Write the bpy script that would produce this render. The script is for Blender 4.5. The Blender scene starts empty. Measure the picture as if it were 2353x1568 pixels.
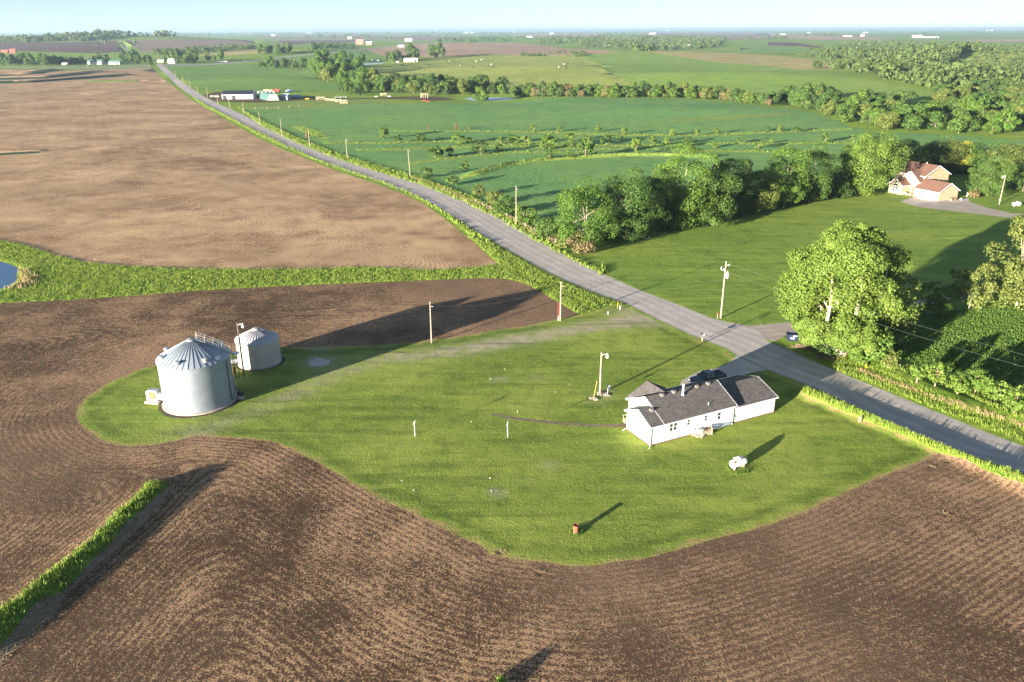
import bpy, bmesh, math, random
import numpy as np
from mathutils import Vector, Matrix
from mathutils.geometry import delaunay_2d_cdt

sc = bpy.context.scene
COL = sc.collection
R = math.radians
rnd = random.Random(7)
NR = np.random.default_rng(11)

# ------------------------------------------------------------------ camera
# all pixel measures below are on a 2353 x 1568 view of the photograph
CU, CV, FP = 2353 / 2, 1568 / 2, 2353 * 28 / 36
PITCH, ROLL, EYE = R(21.32), R(0.16), 50.0
F0 = np.array([0, math.cos(PITCH), -math.sin(PITCH)])
U0 = np.array([0, math.sin(PITCH), math.cos(PITCH)])
X0 = np.array([1.0, 0, 0])
CX = math.cos(ROLL) * X0 - math.sin(ROLL) * U0
CY = math.sin(ROLL) * X0 + math.cos(ROLL) * U0
cam_data = bpy.data.cameras.new('camera')
cam_data.sensor_width = 36
cam_data.lens = 28
cam_data.clip_start = 1.0
cam_data.clip_end = 80000
cam = bpy.data.objects.new('camera', cam_data)
COL.objects.link(cam)
M = Matrix(((CX[0], CY[0], -F0[0], 0), (CX[1], CY[1], -F0[1], 0), (CX[2], CY[2], -F0[2], EYE), (0, 0, 0, 1)))
cam.matrix_world = M
sc.camera = cam

# ------------------------------------------------------------------ light
SUN_EL, SUN_AZ = R(7.1), R(44.5)      # shadows run towards SUN_AZ, measured from +Y to +X
world = bpy.data.worlds.new('World')
sc.world = world
world.use_nodes = True
wn = world.node_tree
wn.nodes.clear()
sky = wn.nodes.new('ShaderNodeTexSky')
sky.sky_type = 'NISHITA'
sky.sun_disc = False
sky.sun_elevation = SUN_EL
sky.sun_rotation = SUN_AZ + math.pi
sky.air_density = 0.34
sky.dust_density = 0.1
sky.ozone_density = 1.2
bg = wn.nodes.new('ShaderNodeBackground')
bg.inputs['Strength'].default_value = 0.077
wo = wn.nodes.new('ShaderNodeOutputWorld')
soft = wn.nodes.new('ShaderNodeGamma')     # stands for the many-times scattered light a single-scatter sky lacks
soft.inputs[1].default_value = 0.6
wn.links.new(sky.outputs[0], soft.inputs[0])
wn.links.new(soft.outputs[0], bg.inputs[0])
wn.links.new(bg.outputs[0], wo.inputs[0])
sl = bpy.data.lights.new('sun', 'SUN')
sl.energy = 5.0
sl.angle = R(0.5)
sl.color = (1.0, 0.89, 0.75)
sun = bpy.data.objects.new('sun', sl)
COL.objects.link(sun)
sdir = Vector((math.sin(SUN_AZ) * math.cos(SUN_EL), math.cos(SUN_AZ) * math.cos(SUN_EL), -math.sin(SUN_EL)))
sun.rotation_euler = sdir.to_track_quat('-Z', 'Y').to_euler()
sun.location = (-100, -100, 60)
sc.view_settings.view_transform = 'Standard'
sc.view_settings.look = 'None'
sc.view_settings.exposure = 2.42
sc.view_settings.gamma = 1
sc.cycles.max_bounces = 5
sc.cycles.diffuse_bounces = 2
sc.cycles.glossy_bounces = 2
sc.cycles.transmission_bounces = 3
sc.cycles.transparent_max_bounces = 4
sc.cycles.volume_bounces = 0

# ------------------------------------------------------------------ view geometry
def ray(u, v):
    d = CX * (u - CU) / FP - CY * (v - CV) / FP + F0
    return d / np.linalg.norm(d)
def flat(u, v, z=0.0):
    d = ray(u, v)
    return np.array([0, 0, EYE]) + d * ((z - EYE) / d[2])
def proj(p):
    q = np.array(p, float) - np.array([0, 0, EYE])
    d = q @ F0
    return CU + FP * (q @ CX) / d, CV - FP * (q @ CY) / d

def seg_dist(px, py, line):
    """distance of points to a polyline, and the 0..1 position along it"""
    best = np.full(px.shape, 1e9)
    for (ax, ay), (bx, by) in zip(line[:-1], line[1:]):
        dx, dy = bx - ax, by - ay
        L = dx * dx + dy * dy + 1e-9
        t = np.clip(((px - ax) * dx + (py - ay) * dy) / L, 0, 1)
        best = np.minimum(best, np.hypot(px - ax - t * dx, py - ay - t * dy))
    return best

RIDGES = []   # (world polyline, height, half width)
def ridge(uv, h, w):
    RIDGES.append(([tuple(flat(u, v)[:2]) for u, v in uv], h, w))
ridge([(352, 1134), (321, 1158), (264, 1208), (189, 1270), (113, 1330), (30, 1400), (-90, 1500), (-220, 1600)], .62, 1.8)
ridge([(1140, 1592), (1095, 1640), (1000, 1730)], .35, 1.3)
ridge([(1838, 899), (1970, 950), (2090, 1000), (2190, 1043), (2290, 1088), (2420, 1150)], 0.8, 1.4)
ridge([(1975, 822), (2060, 860), (2160, 905), (2260, 940), (2420, 990)], 0.5, 2.2)
ridge([(1081, 402), (1160, 380), (1245, 367), (1330, 362), (1433, 357), (1520, 357), (1640, 362)], 1.1, 3.0)
ridge([(-100, 175), (60, 171), (118, 164)], 2.4, 9.0)
ridge([(-100, 182), (100, 178), (215, 167)], 2.4, 8.0)
ridge([(-100, 193), (60, 188), (200, 178), (290, 172)], 2.4, 7.0)
ridge([(205, 187.5), (270, 186.5), (325, 184.5)], 1.4, 5.0)
ridge([(-60, 354), (0, 353.5), (92, 350)], 0.7, 2.2)
MOUNDS = [(1640, 185, 9, 190, 120), (1250, 160, 6, 170, 110), (1480, 128, 10, 260, 200), (150, 108, 22, 420, 300),
          (420, 105, 20, 320, 300), (700, 128, 8, 120, 120), (2280, 140, 16, 200, 160), (1050, 112, 10, 300, 200),
          (640, 185, 4, 70, 60), (1600, 260, 2.5, 80, 45)]
MOUNDS = [(flat(u, v)[0], flat(u, v)[1], h, sx, sy) for u, v, h, sx, sy in MOUNDS]
FLATS = [(flat(1128, 228)[0], flat(1128, 228)[1], 42, 52, -1.0), (flat(858, 146.5)[0], flat(858, 146.5)[1], 60, 90, -1.0)]
def sstep(a, b, x):
    t = np.clip((x - a) / (b - a), 0, 1)
    return t * t * (3 - 2 * t)
def hgt(x, y):
    x = np.asarray(x, float); y = np.asarray(y, float)
    r = np.hypot(x, y)
    s = sstep(260, 750, r)
    z = s * (0.9 * np.sin(x / 97 + 1.3) * np.cos(y / 88) + 1.8 * np.sin(x / 310 + 2) * np.sin(y / 260 + .7))
    z += sstep(900, 2600, r) * (7 * np.sin(x / 520 + .4) * np.sin(y / 610 + 1.0) + 4) + sstep(5000, 15000, r) * 6 * np.sin(x / 2100) * np.sin(y / 2700)
    for mx, my, h, sx, sy in MOUNDS:
        z += h * np.exp(-((x - mx) / sx) ** 2 - ((y - my) / sy) ** 2)
    for mx, my, sx, sy, z0 in FLATS:
        k = np.exp(-(((x - mx) / sx) ** 2 + ((y - my) / sy) ** 2) ** 2)
        z = z * (1 - k) + z0 * k
    for line, h, w in RIDGES:
        xs = [p[0] for p in line]; ys = [p[1] for p in line]
        m = (x > min(xs) - 4 * w) & (x < max(xs) + 4 * w) & (y > min(ys) - 4 * w) & (y < max(ys) + 4 * w)
        if m.any():
            d = seg_dist(x[m], y[m], line)
            z = np.array(z); z[m] += h * np.exp(-(d / w) ** 2.4)
    return z
def W(u, v):
    """the point of the terrain seen at (u, v)"""
    d = ray(u, v)
    if d[2] > -0.0013:
        d[2] = -0.0013
    t0 = (34 - EYE) / d[2]; t1 = (-16 - EYE) / d[2]
    t = np.linspace(t0, t1, 70)
    for _ in range(2):
        P = d[None, :] * t[:, None]
        g = EYE + P[:, 2] - hgt(P[:, 0], P[:, 1])
        k = int(np.argmax(g < 0)) if (g < 0).any() else len(t) - 1
        k = max(k, 1)
        ta, tb, ga, gb = t[k - 1], t[k], g[k - 1], g[k]
        t = np.linspace(ta, tb, 8)
    tt = ta + (tb - ta) * (ga / (ga - gb + 1e-12))
    p = d * tt
    return np.array([p[0], p[1], float(hgt(np.array([p[0]]), np.array([p[1]]))[0])])
def H1(x, y):
    return float(hgt(np.array([x]), np.array([y]))[0])
def tall(b, v):
    """height at ground point b whose top shows at picture row v"""
    lo, hi = 0.0, 60.0
    for _ in range(40):
        m = (lo + hi) / 2
        if proj((b[0], b[1], b[2] + m))[1] > v: lo = m
        else: hi = m
    return lo
def px_m(b):
    """metres per picture unit at a point"""
    q = np.array(b) - np.array([0, 0, EYE])
    return float(q @ F0) / FP

# ------------------------------------------------------------------ materials
def new_mat(name):
    m = bpy.data.materials.new(name)
    m.use_nodes = True
    nt = m.node_tree
    nt.nodes.clear()
    return m, nt
class NB:
    def __init__(s, name):
        s.m, s.t = new_mat(name)
        s.out = s.n('ShaderNodeOutputMaterial')
    def n(s, kind, **kw):
        n = s.t.nodes.new(kind)
        for k, v in kw.items(): setattr(n, k, v)
        return n
    def put(s, sock, val):
        if val is None: return
        if hasattr(val, 'is_linked') or isinstance(val, bpy.types.NodeSocket): s.t.links.new(val, sock)
        else:
            if isinstance(val, (tuple, list)) and len(val) == 3 and sock.type == 'RGBA': val = (*val, 1)
            sock.default_value = val
    def math(s, op, a, b=None, c=None, clamp=False):
        n = s.n('ShaderNodeMath', operation=op, use_clamp=clamp)
        s.put(n.inputs[0], a); s.put(n.inputs[1], b)
        if c is not None: s.put(n.inputs[2], c)
        return n.outputs[0]
    def mix(s, f, a, b, mode='MIX'):
        n = s.n('ShaderNodeMix', data_type='RGBA', blend_type=mode)
        s.put(n.inputs[0], f); s.put(n.inputs[6], a); s.put(n.inputs[7], b)
        return n.outputs[2]
    def attr(s, name):
        return s.n('ShaderNodeAttribute', attribute_name=name).outputs['Fac']
    def co(s, which='Object'):
        return s.n('ShaderNodeTexCoord').outputs[which]
    def noise(s, scale, detail=3, rough=.55, vec=None, dist=0.0, stretch=None):
        n = s.n('ShaderNodeTexNoise')
        v = vec if vec is not None else s.co()
        if stretch:
            mp = s.n('ShaderNodeMapping'); s.put(mp.inputs['Vector'], v)
            mp.inputs['Scale'].default_value = stretch[:3]
            if len(stretch) > 3: mp.inputs['Rotation'].default_value = (0, 0, stretch[3])
            v = mp.outputs[0]
        s.put(n.inputs['Vector'], v)
        n.inputs['Scale'].default_value = scale; n.inputs['Detail'].default_value = detail
        n.inputs['Roughness'].default_value = rough; n.inputs['Distortion'].default_value = dist
        return n.outputs['Fac']
    def ramp(s, f, lo, hi, a=0.0, b=1.0):
        n = s.n('ShaderNodeMapRange', interpolation_type='SMOOTHSTEP')
        s.put(n.inputs[0], f); n.inputs[1].default_value = lo; n.inputs[2].default_value = hi
        n.inputs[3].default_value = a; n.inputs[4].default_value = b
        return n.outputs[0]
    def bump(s, h, dist, strength=1.0, normal=None):
        n = s.n('ShaderNodeBump'); s.put(n.inputs['Height'], h)
        n.inputs['Distance'].default_value = dist; n.inputs['Strength'].default_value = strength
        if normal is not None: s.put(n.inputs['Normal'], normal)
        return n.outputs[0]
    def principled(s, col, rough=.9, metal=0.0, normal=None, spec=.3, **kw):
        n = s.n('ShaderNodeBsdfPrincipled')
        s.put(n.inputs['Base Color'], col); s.put(n.inputs['Roughness'], rough)
        s.put(n.inputs['Metallic'], metal); s.put(n.inputs['Specular IOR Level'], spec)
        if normal is not None: s.put(n.inputs['Normal'], normal)
        for k, v in kw.items(): s.put(n.inputs[k], v)
        return n.outputs[0]
    def done(s, shader):
        s.t.links.new(shader, s.out.inputs[0])
        return s.m
MATS = {}
def plain(name, col, rough=.7, metal=0.0, var=.12, scale=3.0, spec=.4, bump=0.0):
    if name in MATS: return MATS[name]
    b = NB(name)
    f = b.noise(scale, 4)
    c = b.mix(b.ramp(f, .3, .7), tuple(x * (1 - var) for x in col), tuple(min(1, x * (1 + var)) for x in col))
    nrm = b.bump(b.noise(scale * 4, 3), bump) if bump else None
    MATS[name] = b.done(b.principled(c, rough, metal, nrm, spec))
    return MATS[name]

def grass_mat(name, c1, c2, c3, straw=None, fine=2.2, big=.035, bumpd=.16, rows=0.0, rowamt=.15, worn=None, edge=None, patch=.5):
    b = NB(name)
    n1 = b.noise(fine, 4, .65)
    n2 = b.noise(big, 4, .6, dist=.4)
    n3 = b.noise(big * 6, 4, .6)
    c = b.mix(b.ramp(n1, .3, .7), c1, c2)
    c = b.mix(b.math('MULTIPLY', b.ramp(n2, .4, .66), patch), c, c3)
    c = b.mix(b.math('MULTIPLY', b.ramp(n3, .45, .7), .45), c, tuple(x * .62 for x in c1))
    hb = n1
    if rows:
        a = b.attr('row')
        st = b.math('SINE', b.math('ADD', b.math('MULTIPLY', a, 6.2832 / rows), b.math('MULTIPLY', b.noise(.12, 2), 3.0)))
        st = b.math('MULTIPLY_ADD', st, .5, .5)
        c = b.mix(b.math('MULTIPLY', st, rowamt), c, tuple(x * .5 for x in c1))
    if straw:
        sn = b.ramp(b.noise(big * 14, 4, .7), .56, .7)
        c = b.mix(b.math('MULTIPLY', sn, straw[1]), c, straw[0])
    if edge:
        e = b.math('ADD', b.attr('edge'), b.math('MULTIPLY', b.math('SUBTRACT', b.noise(.35, 3), .5), 3.4))
        c = b.mix(b.math('MULTIPLY', b.ramp(e, .1, .8, 1, 0), .7), c, edge)
        c = b.mix(b.math('MULTIPLY', b.math('MULTIPLY', b.ramp(e, .9, 1.6), b.ramp(e, 3.4, 1.9)), .55), c, tuple(x * .6 for x in c1))
    if worn:
        w = b.math('MULTIPLY', b.attr('worn'), b.ramp(b.noise(.55, 5, .7), .18, .6), clamp=True)
        c = b.mix(w, c, worn)
    for sc, rot, am in ((.5, .5, .5), (.45, -.35, .5), (.16, .9, .35)):
        sk = b.noise(sc, 3, .6, stretch=(.12, 1.0, 1, rot))
        c = b.mix(b.math('MULTIPLY', b.ramp(sk, .5, .68), am * (1 if fine > 1.5 else 0)), c, c3 if rot > 0 else tuple(x * .72 for x in c1))
    h = b.math('ADD', b.noise(fine * 1.7, 3, .7), b.math('MULTIPLY', b.noise(.45, 3), 1.2))
    sh = b.principled(c, .9, 0, b.bump(h, bumpd), .15)
    return b.done(sh)

def soil_mat(name, dark, light, spacing=.76, straw_amt=.5, green=.0, rowdepth=.10, passes=6.0, tone=None, streak=0.0):
    b = NB(name)
    a = b.attr('row')
    wob = b.math('MULTIPLY', b.math('SUBTRACT', b.noise(.35, 4, .6), .5), 2.4)
    fine = b.math('ADD', b.math('MULTIPLY', a, 6.2832 / spacing), wob)
    st = b.math('MULTIPLY_ADD', b.math('SINE', fine), .5, .5)
    bands = b.math('SINE', b.math('ADD', b.math('MULTIPLY', a, 6.2832 / (spacing * passes)), b.math('MULTIPLY', b.noise(.06, 3), 5)))
    bands = b.math('MULTIPLY_ADD', bands, .5, .5)
    bands2 = b.math('SINE', b.math('ADD', b.math('MULTIPLY', a, 6.2832 / (spacing * passes * .37)), b.math('MULTIPLY', b.noise(.09, 3), 6)))
    flk = b.noise(4.6, 5, .78)                    # residue flecks
    flk2 = b.noise(1.15, 5, .7)
    big = b.noise(.028, 4, .6, dist=.6)
    mid = b.noise(.14, 4, .6)
    s = b.math('ADD', b.math('MULTIPLY', flk, 1.3), b.math('MULTIPLY', flk2, .6))
    s = b.math('ADD', s, b.math('MULTIPLY', b.math('MULTIPLY', st, b.ramp(b.noise(.07, 3), .36, .64, .3, 1)), .135))
    s = b.math('ADD', s, b.math('MULTIPLY', bands, .018))
    s = b.math('ADD', s, b.math('MULTIPLY', bands2, .006))
    s = b.math('ADD', s, b.math('MULTIPLY', b.math('SUBTRACT', big, .5), .55))
    s = b.math('ADD', s, b.math('MULTIPLY', b.math('SUBTRACT', mid, .5), .28))
    f = b.ramp(s, 1.25 - straw_amt * .5, 1.46 - straw_amt * .5)
    c = b.mix(f, dark, light)
    if streak:
        sk = b.noise(.05, 4, .6, stretch=(.09, 1.0, 1, .05))
        c = b.mix(b.math('MULTIPLY', b.ramp(sk, .42, .62), streak), c, tuple(x * .62 for x in light))
    if tone: c = b.mix(b.ramp(b.noise(.011, 3, .5), .42, .62), c, b.mix(.75, c, tone))
    if green:
        g = b.math('MULTIPLY', b.ramp(st, .86, .97), b.ramp(b.noise(2.2, 2), .5, .6))
        c = b.mix(b.math('MULTIPLY', g, green), c, (.07, .17, .03))
    hh = b.math('ADD', b.math('MULTIPLY', b.math('MULTIPLY', st, b.ramp(b.noise(.06, 3), .38, .66, .25, 1.3)), rowdepth), b.math('MULTIPLY', flk2, .11))
    hh = b.math('ADD', hh, b.math('MULTIPLY', bands, rowdepth * .25))
    hh = b.math('ADD', hh, b.math('MULTIPLY', flk, .045))
    return b.done(b.principled(c, .95, 0, b.bump(hh, 1.0), .1))

def leaf_mat(name, c1, c2, trans=.25):
    b = NB(name)
    h = b.attr('hue')
    o = b.n('ShaderNodeObjectInfo').outputs['Random']
    f = b.math('ADD', b.math('MULTIPLY', h, .75), b.math('MULTIPLY', o, .35))
    c = b.mix(f, c1, c2)
    d = b.principled(c, .65, 0, None, .25)
    t = b.n('ShaderNodeBsdfTranslucent')
    b.put(t.inputs[0], b.mix(.5, c, (.18, .30, .03)))
    mx = b.n('ShaderNodeMixShader'); mx.inputs[0].default_value = trans
    b.t.links.new(d, mx.inputs[1]); b.t.links.new(t.outputs[0], mx.inputs[2])
    return b.done(mx.outputs[0])
# ------------------------------------------------------------------ object helpers
def link(name, me, mat=None, parent=None, label=None, cat=None, group=None, kind=None, loc=None, rz=0):
    o = bpy.data.objects.new(name, me)
    COL.objects.link(o)
    if mat is not None: me.materials.append(mat)
    if parent is not None: o.parent = parent
    if loc is not None: o.location = loc
    if rz: o.rotation_euler = (0, 0, rz)
    if label: o['label'] = label
    if cat: o['category'] = cat
    if group: o['group'] = group
    if kind: o['kind'] = kind
    return o
def thing(name, label, cat, loc=(0, 0, 0), rz=0, group=None):
    return link(name, None, None, None, label, cat, group, None, loc, rz)
def np_mesh(name, V, F, smooth=False, attrs=None):
    """V (n,3), F (m,k) constant k"""
    me = bpy.data.meshes.new(name)
    V = np.asarray(V, np.float32); F = np.asarray(F, np.int32)
    k = F.shape[1]
    me.vertices.add(len(V)); me.vertices.foreach_set('co', V.ravel())
    me.loops.add(F.size); me.loops.foreach_set('vertex_index', F.ravel())
    me.polygons.add(len(F)); me.polygons.foreach_set('loop_start', np.arange(0, F.size, k, dtype=np.int32))
    for an, (dom, arr) in (attrs or {}).items():
        at = me.attributes.new(an, 'FLOAT', dom); at.data.foreach_set('value', np.asarray(arr, np.float32))
    me.update(calc_edges=True)
    if smooth: me.polygons.foreach_set('use_smooth', np.ones(len(F), bool))
    return me
class MB:
    def __init__(s): s.v = []; s.f = []; s.sm = []
    def add(s, vs, fs, smooth=False):
        o = len(s.v); s.v += [tuple(p) for p in vs]
        s.f += [tuple(i + o for i in f) for f in fs]; s.sm += [smooth] * len(fs); return s
    def box(s, x0, x1, y0, y1, z0, z1):
        return s.add([(x0,y0,z0),(x1,y0,z0),(x1,y1,z0),(x0,y1,z0),(x0,y0,z1),(x1,y0,z1),(x1,y1,z1),(x0,y1,z1)],
                     [(0,3,2,1),(4,5,6,7),(0,1,5,4),(1,2,6,5),(2,3,7,6),(3,0,4,7)])
    def bar(s, a, b, w, h=None):
        """a square bar from a to b"""
        a, b = Vector(a), Vector(b); d = (b - a).normalized(); h = h or w
        up = Vector((0,0,1)) if abs(d.z) < .95 else Vector((1,0,0))
        x = d.cross(up).normalized() * w / 2; y = x.cross(d).normalized() * h / 2
        vs = [p + i * x + j * y for p in (a, b) for i, j in ((-1,-1),(1,-1),(1,1),(-1,1))]
        return s.add(vs, [(3,2,1,0),(4,5,6,7),(0,1,5,4),(1,2,6,5),(2,3,7,6),(3,0,4,7)])
    def tube(s, pts, rs, n=8, cap=True):
        pts = [Vector(p) for p in pts]
        if not isinstance(rs, (list, tuple)): rs = [rs] * len(pts)
        vs = []; fs = []
        px = None
        for i, p in enumerate(pts):
            d = (pts[min(i+1, len(pts)-1)] - pts[max(i-1, 0)])
            d = d.normalized() if d.length > 1e-9 else Vector((0,0,1))
            if px is None:
                up = Vector((0,0,1)) if abs(d.z) < .9 else Vector((1,0,0))
                px = d.cross(up).normalized()
            px = (px - d * px.dot(d)).normalized()
            y = d.cross(px)
            for k in range(n):
                a = 2 * math.pi * k / n
                vs.append(p + (px * math.cos(a) + y * math.sin(a)) * rs[i])
        for i in range(len(pts) - 1):
            for k in range(n):
                k2 = (k + 1) % n
                fs.append((i*n+k, i*n+k2, (i+1)*n+k2, (i+1)*n+k))
        s.add(vs, fs, True)
        if cap:
            s.add([vs[k] for k in range(n)], [tuple(range(n))[::-1]]); s.add([vs[(len(pts)-1)*n+k] for k in range(n)], [tuple(range(n))])
        return s
    def rev(s, prof, n=24, c=(0,0,0), smooth=True, axis='z'):
        """lathe of (r, z) pairs"""
        vs = []; fs = []
        for r, z in prof:
            for k in range(n):
                a = 2*math.pi*k/n
                p = (r*math.cos(a), r*math.sin(a), z)
                if axis == 'x': p = (z, p[0], p[1])
                if axis == 'y': p = (p[0], z, p[1])
                vs.append((p[0]+c[0], p[1]+c[1], p[2]+c[2]))
        for i in range(len(prof)-1):
            for k in range(n):
                k2 = (k+1) % n
                fs.append((i*n+k, i*n+k2, (i+1)*n+k2, (i+1)*n+k))
        return s.add(vs, fs, smooth)
    def prism(s, poly, z0, z1):
        n = len(poly)
        vs = [(x, y, z0) for x, y in poly] + [(x, y, z1) for x, y in poly]
        fs = [tuple(range(n))[::-1], tuple(range(n, 2*n))] + [(i, (i+1) % n, (i+1) % n + n, i+n) for i in range(n)]
        return s.add(vs, fs)
    def solid(s, quad, t):
        """a plate of thickness t under the given polygon corners"""
        q = [Vector(p) for p in quad]; nrm = (q[1]-q[0]).cross(q[2]-q[0]).normalized() * t
        n = len(q)
        vs = q + [p - nrm for p in q]
        fs = [tuple(range(n)), tuple(range(n, 2*n))[::-1]] + [(i, i+n, (i+1) % n + n, (i+1) % n) for i in range(n)]
        return s.add(vs, fs)
    def mesh(s, name):
        me = bpy.data.meshes.new(name)
        me.from_pydata([tuple(p) for p in s.v], [], s.f)
        me.polygons.foreach_set('use_smooth', s.sm); me.update()
        return me
    def build(s, name, mat, parent=None, **kw):
        return link(name, s.mesh(name), mat, parent, **kw)

# ------------------------------------------------------------------ regions of the ground (picture units; later ones win)
def smooth_line(pts, closed=False, step=9.0):
    """Catmull-Rom through the points"""
    P = [np.array(p, float) for p in pts]; n = len(P); out = []
    rng = range(n) if closed else range(n - 1)
    for i in rng:
        p0 = P[(i-1) % n] if closed or i else P[0]; p1 = P[i]; p2 = P[(i+1) % n]
        p3 = P[(i+2) % n] if closed or i + 2 < n else P[-1]
        L = np.linalg.norm(p2 - p1); k = max(1, int(min(L, 400) / step))
        for j in range(k):
            t = j / k
            q = .5 * ((2*p1) + (-p0+p2)*t + (2*p0-5*p1+4*p2-p3)*t*t + (-p0+3*p1-3*p2+p3)*t**3)
            if not closed or True: out.append(q)
    if not closed: out.append(P[-1])
    return [tuple(q) for q in out]
def lin_line(pts, closed=False, step=14.0):
    out = []; n = len(pts)
    for i in (range(n) if closed else range(n-1)):
        a = np.array(pts[i], float); b = np.array(pts[(i+1) % n], float)
        k = max(1, int(np.linalg.norm(b-a) / step))
        for j in range(k): out.append(tuple(a + (b-a)*j/k))
    if not closed: out.append(tuple(pts[-1]))
    return out

ROAD_L = [(358,148),(375,166),(393,184),(418,206),(446,224),(480,243),(520,266),(560,288),(610,316),(660,340),(720,365),(780,389),(850,411),(910,433),(960,452),(1010,478),(1060,509),(1110,541),(1160,571),(1210,599),(1251,622),(1299,645),(1374,676),(1443,700),(1511,735),(1579,767),(1666,801),(1700,822),(1775,856),(1840,880),(1900,905),(1960,932),(2050,972),(2150,1015),(2250,1053),(2353,1088),(2500,1140),(2700,1210),(3100,1352),(3500,1495)]
ROAD_R = [(3500,1390),(3100,1262),(2700,1130),(2500,1075),(2353,1026),(2250,987),(2150,946),(2050,905),(1950,865),(1880,835),(1810,803),(1765,785),(1745,762),(1690,745),(1631,730),(1562,702),(1477,670),(1395,634),(1330,603),(1280,577),(1230,547),(1180,518),(1120,487),(1060,460),(1000,434),(940,414),(880,397),(810,375),(740,351),(680,326),(630,301),(585,277),(545,258),(500,238),(465,220),(438,202),(410,182),(390,162),(370,146)]
LAWN = [(366,837),(308,854),(249,881),(205,907),(179,936),(176,957),(189,980),(219,1003),(245,1017),(294,1025),(358,1021),(408,1012),(445,1001),(483,1003),(528,1005),(574,1009),(634,1016),(689,1043),(737,1067),(810,1111),(872,1147),(927,1169),(982,1195),(1037,1224),(1110,1257),(1125,1272),(1184,1287),(1257,1292),(1312,1302),(1356,1301),(1422,1290),(1477,1285),(1551,1266),(1640,1239),(1727,1219),(1778,1201),(1840,1181),(1895,1155),(1932,1137),(1987,1111),(2041,1090),(2096,1068),(2144,1049),(2148,1037),(2078,1002),(1968,958),(1844,903),(1850,884),(1790,868),(1700,835),(1666,806),(1579,772),(1511,740),(1443,706),(1421,698),(1391,707),(1354,720),(1330,724),(1272,736),(1203,750),(1135,760),(1067,772),(1002,780),(930,789),(862,793),(800,795),(700,798),(652,799),(600,803),(535,812),(450,822)]
POND_W = [(-260,575),(-100,583),(0,600),(18,605),(44,617),(38,630),(40,643),(29,655),(15,661),(0,664),(-120,672),(-260,680)]
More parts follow.
